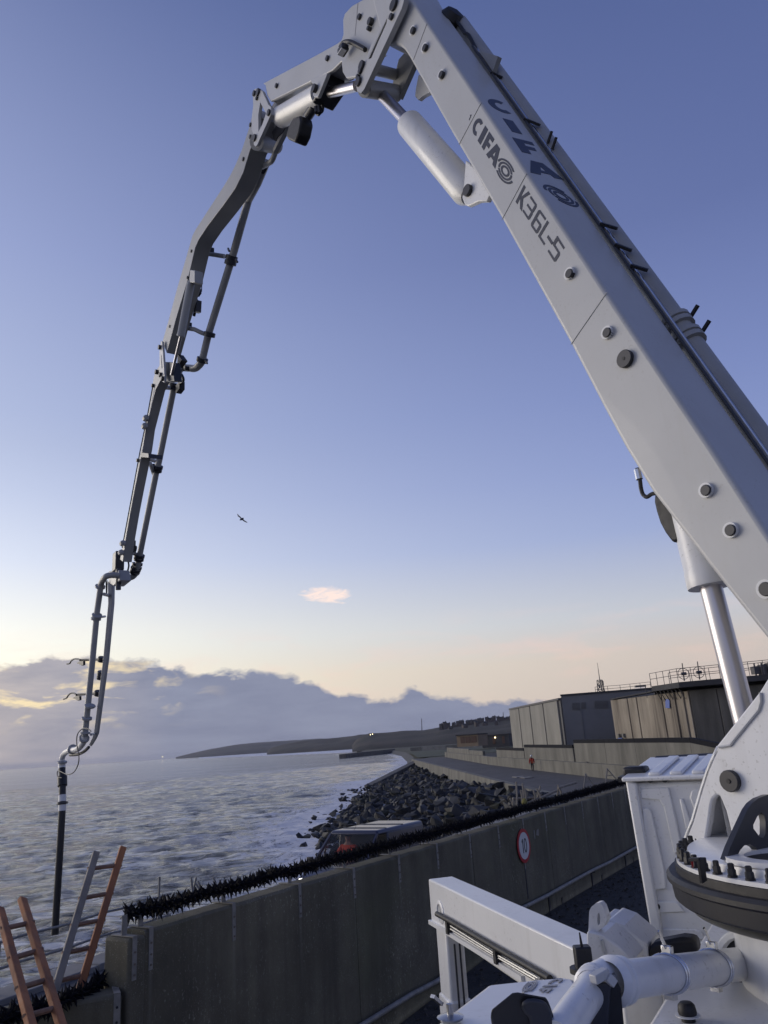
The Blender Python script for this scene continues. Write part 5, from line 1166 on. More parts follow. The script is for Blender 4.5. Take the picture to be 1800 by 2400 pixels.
for path, r in (([(490, 900), (560, 910), (650, 925)], .045), ([(320, 1545), (390, 1555), (440, 1580), (490, 1600)], .045)):
    MB().tube([bm_(*rC(q)[0], .1 + .3 * i / (len(path) - 1)) for i, q in enumerate(path)], r, n=10).build('pipe_bracket', M['boomlow'], s3)
for k in range(3): MB().tube([bm_(*rC(q)[0], .18 + .03 * k) for q in ((905 - 8 * k, 330 + 10 * k), (700 - 10 * k, 560 + 10 * k), (560, 745), (525 - k * 10, 860), (490 - 14 * k, 960), (415 + 18 * k, 1230))], .010, n=6).build('hydraulic_line', M['dark'], s3)
for q in ((520, 880), (412, 1235), (330, 1525), (970, 160)): MB().box(bm_(*rC(q)[0], .2), Bv * .07, Pv * .07, UP * .05).build('line_clip', M['black'], s3)
MB().tube(spline([bm_(*rC(q)[0], .15) for q in ((395, 1250), (410, 1320), (400, 1380), (385, 1440))]), .03, n=6).build('valve_hose', M['black'], s3)
MB().prism([bm_(*rC(q)[0], .1) for q in ((365, 1290), (410, 1300), (405, 1400), (385, 1410), (368, 1360))], Pv * .1).build('valve_block', M['dark'], s3)
MB().tube([bm_(*rC(q)[0], .15) for q in ((365, 1370), (332, 1520))], .01, n=5).build('hydraulic_line', M['dark'], s3)

# ---- joint and fourth section
MB().prism([bm_(*rC(q)[0], -.27) for q in ((100, 1655), (110, 1660), (118, 1760), (132, 1980), (128, 2015), (112, 2005), (88, 1940), (88, 1750))], Pv * .04, [[bm_(*rC(q)[0], -.27) for q in ((101, 1775), (106, 1780), (114, 1895), (106, 1890))]]).build('link_plate', M['grey'], s3)
for q in ((98, 1712), (70, 1925), (104, 1950), (122, 1982)): pin(s3, rC(q)[0], -.27, .05)
plate(rC((128, 1835), (200, 1838), (215, 2000), (130, 2005)), -.18, .16).build('joint_box', M['dark'], s3, bevel=.01)
plate(rC((245, 1770), (280, 1820), (250, 1860), (238, 1880)), .0, .12).build('black_cover', M['black'], s3)
L4_ = rD((640, 25), (610, 70), (592, 120), (578, 200), (530, 480), (478, 770), (425, 1040), (378, 1280), (330, 1540), (300, 1700))
B4_ = rD((668, 60), (650, 150), (608, 230), (570, 380), (522, 570), (498, 740), (470, 880), (428, 1090), (388, 1300), (352, 1510), (322, 1720))
s4 = plate(L4_ + B4_[::-1], -.17, .20).build('boom_section', M['boomshade'], tr, bevel=.006)
for q in ((592, 200), (462, 845)): pin(s4, rD(q)[0], -.17, .04)
plate(rD((478, 775), (545, 785), (545, 820), (475, 815)), -.19, .30).build('collar_band', M['dark'], s4)
MB().tube([bm_(*rD(q)[0], -.2) for q in ((585, 190), (540, 440), (470, 780), (380, 1270), (318, 1600))], .012, n=6).build('cable', M['black'], s4)
for q in ((522, 480), (512, 548), (322, 1560), (308, 1640)): MB().lathe(bm_(*rD(q)[0], -.22), Bv, [(.01, -.09), (.06, -.06), (.07, 0), (.06, .06), (.01, .09)], 8).build('cable_guide', M['boomlow'], s4)
def pp4(q, off=.36): return bm_(*rD(q)[0], off)
dp4 = MB().tube([pp4((770, 190)), pp4((635, 860)), pp4((610, 960)), pp4((470, 1660)), pp4((452, 1760))], .07, n=14).build('delivery_pipe', M['boomlow'], tr)
MB().tube(spline([pp4((452, 1760)), pp4((440, 1810)), pp4((405, 1850), .30), pp4((365, 1855), .2), pp4((330, 1850), .1), pp4((290, 1850), -.05)]), .072, n=14).build('elbow', M['boomlow'], dp4)
MB().tube(spline([pp4((790, 60), .24), pp4((835, 110), .3), pp4((845, 160), .34), pp4((800, 190), .36)]), .03, n=8).build('hose_loop', M['dark'], dp4)
for q, q2, off in (((625, 890), (615, 935), .36), ((468, 1660), (460, 1700), .36), ((450, 1730), (445, 1765), .36), ((438, 1775), (430, 1800), .34), ((770, 180), (765, 215), .36)):
    a, b_ = pp4(q, off), pp4(q2, off); d_ = (b_ - a).normalized(); MB().lathe(a - d_ * .01, d_, [(.073, 0), (.125, .01), (.125, .07), (.09, .075), (.09, .10), (.12, .105), (.12, .15), (.073, .16)], 14).build('pipe_clamp', M['dark'], dp4)
for q0, q1 in (((545, 830), (600, 850)), ((560, 870), (590, 960)), ((395, 1640), (450, 1660)), ((690, 215), (750, 220))): MB().tube([pp4(q0, .12), pp4(q1, .34)], .045, n=8).build('pipe_bracket', M['boomlow'], s4)
MB().box(pp4((820, 215), .38), Bv * .12, Pv * .06, UP * .09).build('sensor_box', M['black'], s4)
MB().tube(spline([pp4(q, .08) for q in ((425, 1390), (405, 1480), (420, 1560), (395, 1640), (370, 1700), (375, 1760), (350, 1850))]), .02, n=6).build('valve_hose', M['black'], s4)
MB().tube(spline([pp4(q, .06) for q in ((425, 1420), (398, 1500), (400, 1580), (440, 1590), (430, 1640))]), .018, n=6).build('valve_hose', M['black'], s4)
MB().box(pp4((400, 1590), .08), Bv * .12, Pv * .06, UP * .12).build('valve_block', M['black'], s4)
MB().box(pp4((285, 1720), -.1), Bv * .16, Pv * .1, UP * .22).build('joint_motor', M['dark'], s4, bevel=.02)
MB().cyl(pp4((288, 1780), -.12), pp4((285, 1960), -.12), .06, n=12).build('joint_cylinder', M['dark'], s4)

# ---- fifth section, end pipe and hose
off5 = -.02
def pe(q, off=off5): return bm_(*rE(q)[0], off)
s5 = MB().tube([pp4((262, 1860), -.02), pp4((225, 1900), off5), pe((722, 40)), pe((690, 390)), pe((660, 620)), pe((626, 880)), pe((612, 915)), pe((590, 955))], [.10, .09, .078, .075, .07, .066, .06, .05], n=4).build('boom_section', M['boomlow'], tr, bevel=.01)
plate(rD((200, 1800), (285, 1790), (300, 1880), (240, 1930), (200, 1900)), -.15, .25).build('joint_box', M['boomlow'], s5, bevel=.02)
o5 = -.42
dp5 = MB().tube(spline([pp4((290, 1840), -.15), pp4((230, 1835), -.3), pp4((175, 1850), o5), pp4((140, 1900), o5), pp4((128, 1960), o5)], 5) + [pe((628, 100), o5), pe((600, 400), o5), pe((562, 780), o5), pe((550, 900), o5)], .068, n=14).build('delivery_pipe', M['boomlow'], tr)
el_ = spline([pe((550, 900), o5), pe((538, 945), o5), pe((500, 985), o5), pe((460, 990), o5), pe((420, 1010), o5), pe((402, 1045), o5), pe((401, 1100), o5)], 6)
MB().tube(el_, .068, n=14).build('swivel_elbow', M['white'], dp5)
for q, q2 in (((628, 118), (625, 132)), ((622, 140), (620, 155)), ((582, 705), (580, 718)), ((563, 785), (561, 800)), ((552, 880), (551, 895)), ((546, 915), (543, 925)), ((470, 985), (462, 987)), ((404, 1068), (403, 1078)), ((127, 1925), (127, 1926))):
    a, b_ = pe(q, o5), pe(q2, o5)
    if q[1] > 1900: a, b_ = pp4((128, 1935), o5), pp4((126, 1945), o5)
    d_ = (b_ - a).normalized(); MB().lathe(a - d_ * .03, d_, [(.07, 0), (.115, .01), (.115, .05), (.07, .06)], 14).build('pipe_clamp', M['boomlow'], dp5)
MB().tube([pp4((160, 2000), o5 + .05), pp4((200, 2010), off5 - .05)], .04, n=8).build('pipe_bracket', M['boomlow'], s5)
for y in (130, 712, 890): MB().tube([pe((590 if y > 600 else 630, y), o5), pe((615 if y > 600 else 680, y - 6), off5)], .03, n=6).build('pipe_bracket', M['boomlow'], s5)
for k in range(2): MB().tube([pp4((178 + 10 * k, 1880), -.2), pp4((182 + 4 * k, 2010), -.16)], .012, n=5).build('cable', M['black'], s5)
# two hook arms for the hose
for (band, a, hook, clamp) in (((660, 402), (520, 407), [(520, 407), (505, 400), (480, 400), (462, 412), (452, 428), (434, 432)], (525, 425)), ((636, 622), (495, 632), [(495, 632), (480, 622), (460, 622), (444, 634), (432, 652), (413, 660)], (500, 652))):
    ha = MB().tube([pe((band[0] + 26, band[1] - 2)), pe(band), pe(a, o5 + .1)], .028, n=8).build('hook_arm', M['black'], s5)
    MB().tube(spline([pe(q, o5) for q in hook], 4), .02, n=8).build('hook', M['black'], ha)
    c = pe(clamp, o5); MB().prism([pe((clamp[0] + dx_, clamp[1] + dy_), o5 - .02) for dx_, dy_ in ((-30, 2), (-8, -12), (14, -12), (14, 14), (2, 18), (-12, 8))], Pv * .05).build('hook_latch', M['black'], ha)
    MB().lathe(pe((band[0] + 2, band[1])) , (pe((650, 700)) - pe((690, 400))), [(.09, -.06), (.10, -.05), (.10, .05), (.09, .06)], 10).build('band', M['black'], ha)
MB().lathe(pe((655, 505)), (pe((650, 700)) - pe((690, 400))), [(.085, -.10), (.10, -.08), (.10, .08), (.085, .10)], 10).build('band', M['dark'], s5)
MB().tube(spline([pe((575, 972), o5 + .1), pe((545, 1000), o5 + .1), pe((505, 1018), o5 + .05), pe((455, 1022), o5)], 5), .035, n=8).build('support_hose', M['black'], s5)
MB().tube(spline([pe(q, o5 - .1) for q in ((590, 868), (565, 850), (530, 855), (502, 890), (498, 950), (512, 1040), (500, 1100), (470, 1140), (430, 1146), (380, 1125), (371, 1140), (376, 1165), (400, 1170))], 5), .012, n=6).build('control_cable', M['black'], dp5)
hz_ = [(401, 1085), (405, 1200), (404, 1330), (402, 1400), (380, 1780), (355, 2185)]
hp = [pe(q, o5) for q in hz_]; hx = hp[0]
hose = MB().tube([hp[0], hp[1], hp[2], hp[3], hp[4], hp[5]], .083, n=16).build('end_hose', M['hose'], tr)
def hband(y0, y1, r, mm, nm): 
    f = lambda y: pe((np.interp(y, [q[1] for q in hz_], [q[0] for q in hz_]), y), o5); MB().cyl(f(y0), f(y1), r, n=18).build(nm, M[mm], hose)
hband(1082, 1110, .088, 'signwhite', 'white_band'); hband(1162, 1222, .115, 'hose', 'hose_collar'); hband(1282, 1325, .089, 'signwhite', 'white_band'); hband(1345, 1385, .089, 'signwhite', 'white_band'); hband(1328, 1340, .13, 'dark', 'hose_flange')

# ---- slewing ring and turret
ring = MB().lathe(TC + UP * RZ, UP, [(RR * .70, .03), (RR * .955, .03), (RR * .955, -.005), (RR * .985, -.005), (RR, -.02), (RR, -.04), (RR * .985, -.052), (RR * .978, -.120), (RR * .965, -.132), (RR * .5, -.134)], 96, cap=False).build('slewing_ring', M['black'], tr, smooth=30)
MB().lathe(TC + UP * RZ, UP, [(RR * .945, .032), (RR * .945, .05), (RR * .90, .05), (RR * .893, .056), (RR * .888, .086), (RR * .88, .09), (.02, .09)], 96, cap=False).build('turret_base', M['white'], ring, smooth=30)
bm1 = MB(); bm1.lathe((0, 0, 0), UP, [(.021, 0), (.021, .007), (.018, .008)], 12, cap=False); bm1.lathe((0, 0, .007), UP, [(.0185, 0), (.0185, .022), (.016, .026), (.014, .026), (.014, .046), (.010, .049)], 6)
bme = bm1.mesh('ring_bolt', M['black'], smooth=30)
NB = 62
for i in range(NB):
    a = 2 * math.pi * (i + .3) / NB; piece('ring_bolt', bme, ring, TC + V((RR * .922 * math.cos(a), RR * .922 * math.sin(a), RZ + .05)), (0, 0, a))
rb = TC + UP * (RZ + .125)
# pedestal below the ring
ped = MB().lathe(TC + UP * .9, UP, [(.78, 0), (.78, RZ - 1.09), (.95, RZ - 1.075)], 64, cap=False).build('pedestal', M['white'], tr)
# side plates of the turret
toff = -.44
tp = rM((168, 1690), (165, 1600), (180, 1540), (235, 1420), (300, 1190), (330, 1090), (370, 970), (400, 890), (425, 840), (470, 745), (870, 240))
far_up = [sz(.17, .20, toff), sz(-.05, .42, toff), sz(-.55, .42, toff), sz(-.75, -.55, toff), sz(.30, -.555, toff)]
tplate = MB().prism([bm_(*q, toff) for q in tp] + far_up[0:1] + far_up[1:] + [bm_(*q, toff) for q in rM((660, 1830), (620, 1600), (560, 1350), (500, 1205), (470, 1195), (430, 1240), (415, 1300), (395, 1450), (370, 1600), (335, 1690), (290, 1760), (235, 1768), (190, 1735))], Pv * .05).build('turret_side', M['white'], tr, bevel=.012)
MB().prism([sz(.80, -.58, .30), sz(.52, -.12, .30), sz(.17, .20, .30), sz(-.05, .42, .30), sz(-.55, .42, .30), sz(-.75, -.55, .30)], Pv * .05).build('turret_side', M['white'], tr, bevel=.012)
# front closing plate: runs between the side plates along the front edge, and the box under the side
fr_ = [bm_(*q, toff) for q in rM((190, 1735), (168, 1690), (165, 1600), (235, 1420), (300, 1190), (370, 970), (425, 840), (470, 745))]
m1 = MB(); n_ = len(fr_); m1.v += fr_ + [p + Pv * .74 for p in fr_]; m1.f += [(i, i + 1, n_ + i + 1, n_ + i) for i in range(n_ - 1)]; o = m1.build('front_plate', M['white'], tr); o.modifiers.new('thick', 'SOLIDIFY').thickness = .02
# recessed flank below the cut-out
m1 = MB(); cut = [bm_(*q, toff + .05) for q in rM((620, 1790), (500, 1200), (470, 1195), (430, 1240), (415, 1300), (395, 1450), (370, 1600), (335, 1690), (290, 1760), (235, 1768))]
m1.prism([p + Pv * .22 for p in [sz(.95, -.60, toff), sz(.62, -.25, toff), sz(-.3, -.2, toff), sz(-.4, -.60, toff)]], Pv * .03); m1.build('flank_plate', M['white'], tr)
n_ = len(cut); m1 = MB(); m1.v += cut + [p + Pv * .2 for p in cut]; m1.f += [(i, i + 1, n_ + i + 1, n_ + i) for i in range(n_ - 1)]; m1.build('flank_return', M['white'], tr)
# welded bead along the front edge
bd = [bm_(*q, toff - .006) for q in rM((495, 755), (598, 738), (640, 680), (862, 410), (885, 330), (878, 250))]; MB().tube(bd, .008, n=6).build('weld_seam', M['grey'], tplate)
c = bm_(*rM((614, 1066))[0], toff); MB().cyl(c, c - Pv * .03, .056, n=16).build('pivot_cap', M['pin'], tplate, bevel=.004); MB().cyl(c - Pv * .02, c - Pv * .035, .012, n=8).build('cap_hole', M['black'], tplate)
# gusset with cut-outs across the boom's plane; its shade is put into dark paint
gs = on_z(*rM((575, 1815))[0], RZ + .093); gN = -Bv; gc = gs.dot(gN)
def gpl(q): return on_plane(*rM(q)[0], gN, gc)
MB().prism([gpl(q) for q in ((560, 1795), (600, 1680), (690, 1480), (760, 1330), (800, 1275), (860, 1228), (948, 1195), (1150, 1190), (1200, 1820), (905, 1790), (870, 1730), (830, 1680), (780, 1655), (730, 1665), (690, 1710), (650, 1790), (610, 1815))], Bv * .03,
           [[gpl(q) for q in ((885, 1360), (912, 1380), (925, 1440), (925, 1560), (905, 1598), (875, 1590), (815, 1510), (812, 1475), (850, 1395))]]).build('gusset', M['dark'], tr)
MB().prism([gpl(q) - Bv * -.001 + gN * .002 for q in ((752, 1368), (780, 1365), (830, 1310), (860, 1235), (800, 1280))], gN * .003).build('edge_light', M['white'], tr) if False else None
m1 = MB(); c = on_z(*rM((960, 1825))[0], RZ + .094); m1.lathe(c + V((.10, .05, 0)), UP, [(.25, -.002), (.25, .02), (.17, .02), (.17, -.002)], 40, cap=False); m1.build('base_flange', M['white'], ring); MB().cyl(c + V((.10, .05, .0)), c + V((.10, .05, .004)), .17, n=32).build('base_opening', M['black'], ring)
# pointer bracket with red tag
a = on_z(*rM((352, 2000))[0], RZ + .04); up_ = deep(*rM((318, 1792))[0], (a - EYE).dot(V((0, cp_, sp_)))); 
MB().bar(a, up_, .035, .012, Bv).build('pointer_bracket', M['black'], ring); MB().bar(up_, deep(*rM((225, 1795))[0], (a - EYE).dot(V((0, cp_, sp_))) + .03), .03, .012, UP).build('pointer_bracket', M['black'], ring)
dq = (a - EYE).dot(V((0, cp_, sp_))) + .02; MB().prism([deep(*q, dq) for q in rM((228, 1798), (258, 1800), (252, 1880), (240, 1850))], V((.01, .02, 0))).build('red_tag', M['red'], ring)

# ---- cab
cc_ = on_z(1464, 1822, H - .34); 
def cb(x, y, z): return cc_ + TU * x - TN * y + UP * z     # x forward, y towards the driver's far side, z from the roof corner
cab = MB().prism([cb(.035, .02, -.04), cb(.035, 2.4, -.04), cb(.035, 2.4, -1.75), cb(.035, .02, -1.75)], TU * 1.9).build('cab', M['white'], tr, bevel=.03)
# rear wall pressings
m1 = MB(); m1.prism([cb(.0, .0, -.02), cb(.0, .075, -.04), cb(.0, .115, -1.75), cb(-.0, .04, -1.75)], TU * .3); m1.build('corner_post', M['white'], cab, bevel=.015)
def cpx(q, x=.036): return on_plane(*rN(q)[0], TU, (cc_ + TU * x).dot(TU))
def press(pts, dep=.018, bev=.012, nm='pressing'): return MB().prism([cpx(q) for q in pts], -TU * dep).build(nm, M['white'], cab, bevel=bev, seg=2)
press([(370, 560), (375, 640), (480, 1840), (520, 1860), (470, 1400), (440, 1380), (390, 715), (440, 705), (475, 735), (595, 1330), (660, 1120), (560, 690), (530, 640), (390, 635)][:0] or [(380, 548), (622, 535), (740, 1050), (668, 1120), (575, 700), (540, 645), (385, 632)])
press([(392, 715), (445, 710), (472, 735), (592, 1270), (600, 1415), (455, 1425), (430, 1210)])
press([(710, 630), (742, 628), (830, 870), (770, 900)])
press([(800, 620), (815, 565), (840, 550), (930, 545), (900, 760), (842, 740)])
press([(478, 1515), (690, 1520), (760, 1610), (483, 1625)], .014)
press([(497, 1748), (850, 1760), (895, 1775), (940, 1850), (505, 1860)], .014)
for q in ((460, 468), (585, 466), (519, 1562)): c = cpx(q); MB().cyl(c, c - TU * .02, .021, n=12).build('plug', M['pin'], cab)
# roof: flange, ribs, aerodynamic spoiler edge
m1 = MB(); m1.prism([cb(-.02, -.02, -.03), cb(-.02, 2.4, -.03), cb(1.0, 2.4, .06), cb(1.0, -.02, .06)], UP * .03); m1.build('roof_panel', M['white'], cab, bevel=.01)
for i in range(15):
    y = .16 + i * .145; m1 = MB(); m1.prism([cb(.02, y, .0), cb(.02, y + .085, .0), cb(.84, y + .085, .075), cb(.84, y, .075)], UP * .026); m1.build('roof_rib', M['white'], cab, bevel=.012)
m1 = MB(); m1.prism([cb(.9, .03, .06), cb(.9, 2.3, .075), cb(1.0, 2.3, .10), cb(1.0, .03, .085)], UP * .012); m1.build('roof_hatch', M['black'], cab)
m1 = MB(); m1.prism([cb(1.1, .55, .105), cb(1.1, 2.3, .12), cb(1.6, 2.3, .15), cb(1.6, .60, .14)], UP * .02); m1.build('spoiler', M['white'], cab, bevel=.008)
m1 = MB(); m1.box(cb(.25, .03, .025), TU * .09, TN * .08, UP * .035); m1.build('lamp_base', M['black'], cab, bevel=.02)
MB().bar(cb(.1, -.05, -.02), cb(1.7, -.05, .05), .05, .035).build('gutter', M['black'], cab)
# chassis and deck
zd = H - 1.16
m1 = MB(); o_ = V((TC.x, TC.y, 0)); m1.prism([o_ - TU * 3.2 + TN * 1.05, o_ + TU * 1.9 + TN * 1.05, o_ + TU * 1.9 - TN * 1.3, o_ - TU * 3.2 - TN * 1.3], UP * .25)
for i in range(len(m1.v)): m1.v[i] = m1.v[i] + UP * (zd - .27)
m1.build('deck', M['white'], tr, bevel=.02)
m1 = MB(); m1.prism([o_ - TU * 4 + TN * .45, o_ + TU * 4.5 + TN * .45, o_ + TU * 4.5 - TN * .45, o_ - TU * 4 - TN * .45], UP * .4)
for i in range(len(m1.v)): m1.v[i] = m1.v[i] + UP * .75
m1.build('chassis_frame', M['dark'], tr)
for x in (-2.6, 3.2, 1.9):
    for s in (1, -1):
        c = o_ + TU * x + TN * (s * 1.05) + UP * .5; w = MB().cyl(c - TN * .16, c + TN * .16, .5, n=28).build('wheel', M['black'], tr, bevel=.03); MB().cyl(c - TN * .17, c + TN * .17, .27, n=20).build('rim', M['galv'], w)
# hood cover with worn lettering
zh = H - .98
hood_pts = [on_z(*q, zh) for q in rL((60, 1440), (140, 1368), (585, 1030), (1010, 985), (1240, 968))]
hr_ = [on_z(*q, zh) for q in rL((1330, 985), (1420, 1100), (1300, 1370), (1200, 1800))]; hl = [on_z(*q, zh) for q in rL((400, 1800), (0, 1600))]
hood = MB().prism(hood_pts + hr_ + hl, UP * -.5).build('hood', M['white'], tr, bevel=.035, seg=3)
hz2 = lambda q: on_z(*rL(q)[0], zh) + UP * .002
pen = Pen(hz2((1240, 985)), hz2((1150, 1080)), hz2((1120, 990)), UP)
for f, bx in ((let_C, ((1245, 985), (1190, 1035), (1135, 1000))), (let_I, ((1180, 1045), (1165, 1058), (1065, 1052))), (let_F, ((1140, 1075), (1100, 1110), (1040, 1075)))):
    pen.box(*[hz2(q) for q in bx]); f(pen)
pen.mb.build('worn_lettering', M['decalgrey'], hood, smooth=0)
pen = Pen(hz2((1035, 1000)), hz2((960, 1110)), hz2((930, 1010)), UP); emblem(pen, 0); pen.mb.build('worn_emblem', M['decalgrey'], hood, smooth=0)
g0 = on_z(*rL((275, 1330))[0], zh + .01); MB().lathe(g0, UP, [(.045, 0), (.05, .008), (.03, .014), (.012, .016), (.012, .05), (.0, .052)], 14).build('latch', M['steel'], hood)
MB().bar(g0 + V((-.03, 0, .05)) , g0 + V((-.06, -.03, .085)), .02, .012, UP).build('latch_tongue', M['steel'], hood)
# black box on the hood
bx = [deep(*q, 2.45) for q in rL((605, 1275), (625, 1235), (795, 1098), (840, 1093), (1075, 1135), (1102, 1160), (1140, 1275), (1170, 1500), (640, 1500))]
MB().prism(bx, V((.02, .13, -.11))).build('black_housing', M['blackpl'], tr, bevel=.03, seg=3)
hh_ = [deep(*q, 2.43) for q in rL((868, 1225), (890, 1188), (930, 1165), (990, 1163), (1072, 1180), (1095, 1210), (1130, 1270), (1160, 1480), (960, 1480), (940, 1320), (900, 1290))]; MB().prism(hh_, V((0, .02, .0))).build('housing_recess', M['dark'], tr, bevel=.01)
# antenna
a0_ = deep(*rL((1398, 890))[0], 3.3); an = MB().box(deep(*rL((1396, 830))[0], 3.3), V((.035, 0, 0)), V((0, .03, 0)), UP * .055).build('antenna_base', M['black'], tr, bevel=.006)
MB().cyl(deep(*rL((1393, 775))[0], 3.3), deep(*rL((1364, 598))[0], 3.3), .0085, .003, n=6).build('antenna_rod', M['black'], an); MB().cyl(a0_ - UP * .02, a0_, .06, n=16).build('antenna_foot', M['black'], an)

# ---- lifting bracket between hood and cab
def dK(q, d): return deep(*rK(q)[0], d)
brk_ = MB().prism([dK(q, 3.55) for q in ((125, 375), (145, 372), (260, 400), (410, 510), (520, 640), (380, 660), (130, 650))], TU * .5).build('lifting_bracket', M['white'], tr, bevel=.008, smooth=20)
MB().prism([dK(q, 3.58) for q in ((140, 372), (148, 200), (165, 165), (205, 132), (235, 130), (262, 160), (300, 270), (270, 330), (200, 385))], V((.03, .045, 0)), [[dK((227 + 13 * math.cos(t), 265 + 52 * math.sin(t)), 3.58) for t in np.linspace(0, 6.2832, 17)[:-1]]]).build('lifting_eye', M['white'], brk_)
MB().prism([dK(q, 3.75) for q in ((200, 380), (310, 275), (440, 325), (640, 490), (650, 640), (500, 640), (400, 500))], TU * .3).build('bracket_cheek', M['white'], brk_, bevel=.008, smooth=20)
MB().bar(dK((255, 445), 3.545), dK((318, 660), 3.54), .012, .008, TU).build('rib', M['grey'], brk_)
# toolbox
MB().prism([dK(q, 3.75) for q in ((645, 505), (700, 468), (930, 425), (1040, 436), (1075, 560), (760, 640), (645, 640))], TU * .12).build('toolbox', M['black'], tr, bevel=.02)
# horizontal concrete pipe with two wire clamps, collar and socket
pa, pb_ = dK((520, 770), 3.0), dK((1470, 640), 3.62); pd = (pb_ - pa).normalized()
dk = MB().cyl(pa - pd * .1, pb_, .068, n=36).build('deck_pipe', M['white'], tr)
MB().lathe(pa - pd * .16, pd, [(.068, -.02), (.082, .0), (.088, .008), (.088, .026), (.080, .031), (.080, .045), (.085, .05), (.085, .072), (.074, .085), (.068, .09)], 40, cap=False).build('pipe_collar', M['white'], dk, smooth=30)
MB().lathe(pb_ - pd * .03, pd, [(.098, .02), (.106, 0), (.128, .0), (.138, .014), (.138, .12)], 40, cap=False).build('pipe_socket', M['white'], dk); MB().lathe(pb_ - pd * .01, pd, [(.068, .01), (.10, .01)], 36, cap=False).build('socket_gap', M['black'], dk)
pu = (UP - pd * UP.dot(pd)).normalized(); pw = pd.cross(pu)
for f in (.31, .71):
    c = pa.lerp(pb_, f); lean = pd * .04
    MB().tube([c + pd * (-.05 + .03 * math.sin(t)) + (pu * math.cos(t) + pw * math.sin(t)) * .0725 for t in np.linspace(-.2, 6.0, 30)], .0058, n=6).build('clamp_wire', M['zinc'], dk)
    MB().tube([c + pd * (-.03 + .03 * math.sin(t)) + (pu * math.cos(t) + pw * math.sin(t)) * .0725 for t in np.linspace(-.2, 6.0, 30)], .0058, n=6).build('clamp_wire', M['zinc'], dk)
    hb_ = c + pu * .082 - pd * .03; MB().bar(hb_, hb_ - pd * .06 + pu * .075, .013, .007, pw).build('clamp_handle', M['zinc'], dk)
    MB().box(c + pu * .085 - pd * .03, pd * .014, pw * .022, pu * .018).build('clamp_block', M['zinc'], dk, bevel=.004); MB().box(c - pu * .08 - pd * .03, pd * .018, pw * .02, pu * .012).build('clamp_foot', M['zinc'], dk)
# elbow and the pipe running down towards the hopper
ea, eb = dK((270, 700), 2.92), dK((-60, 1060), 2.15)
el = MB().tube(spline([pa - pd * .08, dK((380, 745), 2.97), dK((270, 740), 2.93), dK((200, 800), 2.86), dK((130, 910), 2.74), dK((30, 1050), 2.60), dK((-130, 1290), 2.42)], 6), [.068] * 7 + [.066, .064, .062, .060, .058] + [.056] * 25, n=28).build('elbow_pipe', M['white'], tr)
qd = (dK((130, 910), 2.74) - dK((200, 800), 2.86)).normalized(); MB().lathe(dK((190, 812), 2.85), qd, [(.058, -.02), (.068, -.01), (.068, .010), (.063, .016), (.068, .022), (.068, .034), (.058, .044)], 28, cap=False).build('elbow_ring', M['white'], el)
MB().prism([dK(q, 2.72) for q in ((205, 815), (350, 800), (400, 810), (330, 850), (300, 1300), (140, 1300), (190, 980))], V((.02, .10, 0))).build('black_guard', M['dark'], tr, bevel=.01)
MB().prism([dK(q, 2.74) for q in ((322, 840), (390, 800), (412, 850), (455, 1300), (290, 1300))], V((.02, .12, 0))).build('black_guard', M['black'], tr)
MB().bar(dK((180, 780), 2.70), dK((290, 715), 2.74), .035, .03, UP).build('lever_handle', M['grey'], el, bevel=.004); MB().bar(dK((270, 740), 2.74), dK((330, 800), 2.74), .07, .03, UP).build('lever_block', M['grey'], el, bevel=.004)
# rubber knob on deck
kc_ = on_z(*rK((982, 1085))[0], zd); MB().lathe(kc_, UP, [(.028, -.06), (.028, .0), (.035, .003), (.038, .015), (.034, .04), (.024, .05), (.0, .052)], 20).build('rubber_knob', M['black'], tr)
MB().lathe(kc_ - UP * .02, UP, [(.03, .017), (.05, .021), (.05, .024), (.03, .026)], 20).build('knob_seat', M['white'], tr)

# ---- front outrigger swung out to the wall
ZO = H - 1.12
n0, n1 = on_z(1003.6, 2060, ZO), on_z(1353, 2226.6, ZO); f0, f1 = on_z(1060, 2053, ZO), on_z(1374, 2192, ZO)
wv = (f0 - n0); ou_ = (n1 - n0).normalized(); ext = n1 + ou_ * .42; wid = wv - ou_ * wv.dot(ou_)
hn = (n0 - on_plane(1009, 2163, V((ou_.y, -ou_.x, 0)), n0.dot(V((ou_.y, -ou_.x, 0))))).length
hf = hn * 1.12
og = MB().add([n0, n0 + wid, ext + wid, ext, n0 - UP * hn, n0 + wid - UP * hn, ext + wid - UP * hf, ext - UP * hf], [(0, 1, 2, 3), (4, 7, 6, 5), (0, 3, 7, 4), (1, 5, 6, 2), (0, 4, 5, 1), (3, 2, 6, 7)]).build('outrigger', M['white'], tr, bevel=.012)
on_ = wid.normalized() * -1                       # outward from the face that looks at the camera
def of(q): return on_plane(*rL(q)[0], on_, n0.dot(on_))
MB().bar(of((110, 505)) + on_ * .012, of((900, 985)) + on_ * .012 - UP * .0, .024, .03, UP).build('bottom_flange', M['white'], og)
c = of((190, 425)); MB().lathe(c - on_ * .002, on_, [(.085, 0), (.085, .008), (.07, .014), (.06, .014), (.055, .002)], 24, cap=False).build('hose_port', M['white'], og); MB().cyl(c, c + on_ * .003, .056, n=24).build('port_recess', M['grey'], og)
MB().tube([of((188, 436)) + on_ * .03, of((290, 490)) + on_ * .03, of((640, 690)) + on_ * .03, of((1160, 980)) + on_ * .035], .020, n=10).build('hydraulic_hose', M['black'], og)
for k in range(2): MB().tube([of((300, 540 + 26 * k)) + on_ * .02, of((670, 770 + 18 * k)) + on_ * .02, of((1045 - 20 * k, 980 + 12 * k)) + on_ * .02], .010, n=8).build('steel_line', M['zinc'], og)
for q in ((278, 545), (690, 785)): MB().box(of(q) + on_ * .02, ou_ * .022, on_ * .02, UP * .05).build('line_clip', M['black'], og)
lt = n0 - UP * hn
def lg(q): return of(q)
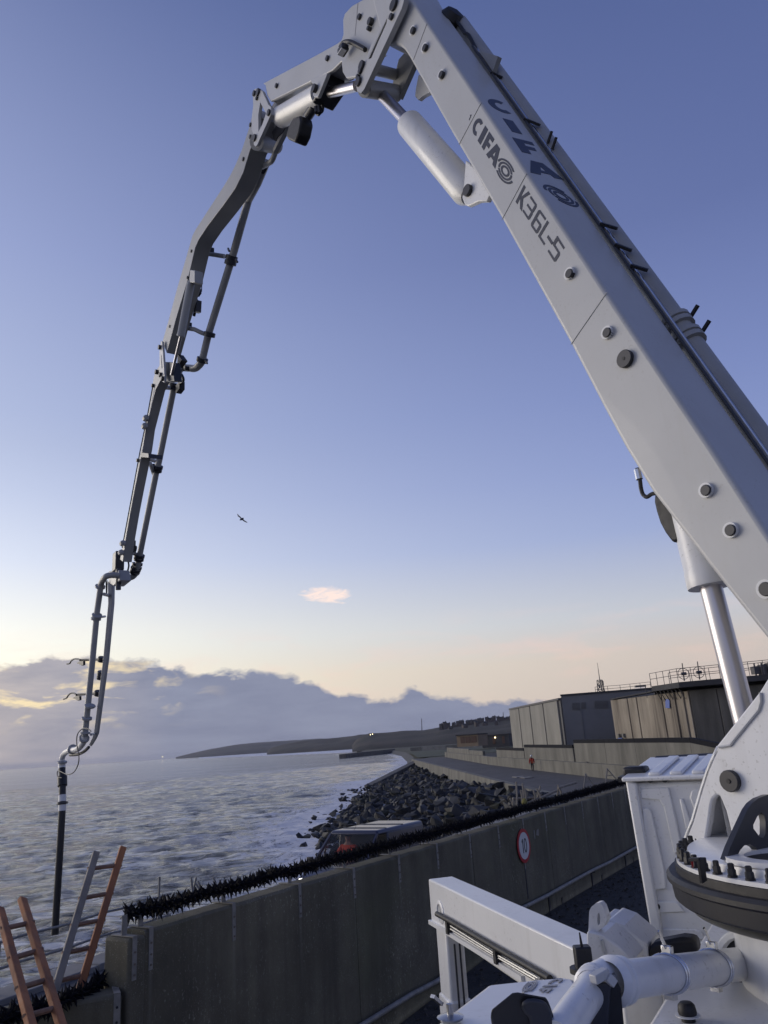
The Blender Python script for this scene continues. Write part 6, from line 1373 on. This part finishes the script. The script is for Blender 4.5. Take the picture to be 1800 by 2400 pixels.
lo_ = n0 + ou_ * .02 + wid * .12 - UP * hn
m1 = MB(); lw_ = .26; m1.prism([lo_, lo_ + ou_ * lw_, lo_ + ou_ * lw_ + wid * .7, lo_ + wid * .7], UP * -.62); leg = m1.build('leg', M['white'], og, bevel=.02)
m1 = MB(); q0 = lo_ - UP * .50 - ou_ * .015 - wid.normalized() * .015; m1.prism([q0, q0 + ou_ * (lw_ + .03), q0 + ou_ * (lw_ + .03) + wid * .7 + wid.normalized() * .03, q0 + wid * .7 + wid.normalized() * .03], UP * -.17); m1.build('leg_collar', M['white'], og, bevel=.02)
c = lo_ + ou_ * lw_ * .5 + wid * .35 - UP * .62; MB().cyl(c, c - UP * .75, .07, n=20).build('leg_ram', M['steel'], og); MB().lathe(V((c.x, c.y, yard_z(c) + .02)), UP, [(.25, 0), (.25, .03), (.12, .09), (.08, .2)], 24).build('foot_plate', M['dark'], og)
for k in (.25, .45): MB().cyl(lo_ + ou_ * (lw_ + .03) - UP * (.1 + .0 * k) + wid * k, lo_ + ou_ * (lw_ + .03) - UP * .6 + wid * k, .008, n=6).build('leg_line', M['dark'], og)
MB().box(c - UP * .12 + ou_ * .1, ou_ * .04, wid.normalized() * .03, UP * .04).build('red_knob', M['red'], og)
MB().tube([c + ou_ * .12 + V((.0, 0, -.02)) + (ou_ * math.cos(t) + UP * math.sin(t)) * .06 for t in np.linspace(0, 6.28, 14)], .012, n=6).build('shackle', M['steel'], og)

# ================================================================== AIR
hv_ = MB(); hv_.abox(-14500, 9000, -60, 17000, -9.5, 62)
hm_ = bpy.data.materials.new('haze_air'); hm_.use_nodes = True; ht = hm_.node_tree; ht.nodes.clear(); ho = ht.nodes.new('ShaderNodeOutputMaterial'); hp_ = ht.nodes.new('ShaderNodeVolumePrincipled')
hp_.inputs['Color'].default_value = (0.82, 0.85, 0.95, 1); hp_.inputs['Density'].default_value = 0.00006; ht.links.new(hp_.outputs[0], ho.inputs['Volume'])
hz_o = hv_.build('haze', hm_, smooth=0); hz_o['kind'] = 'stuff'
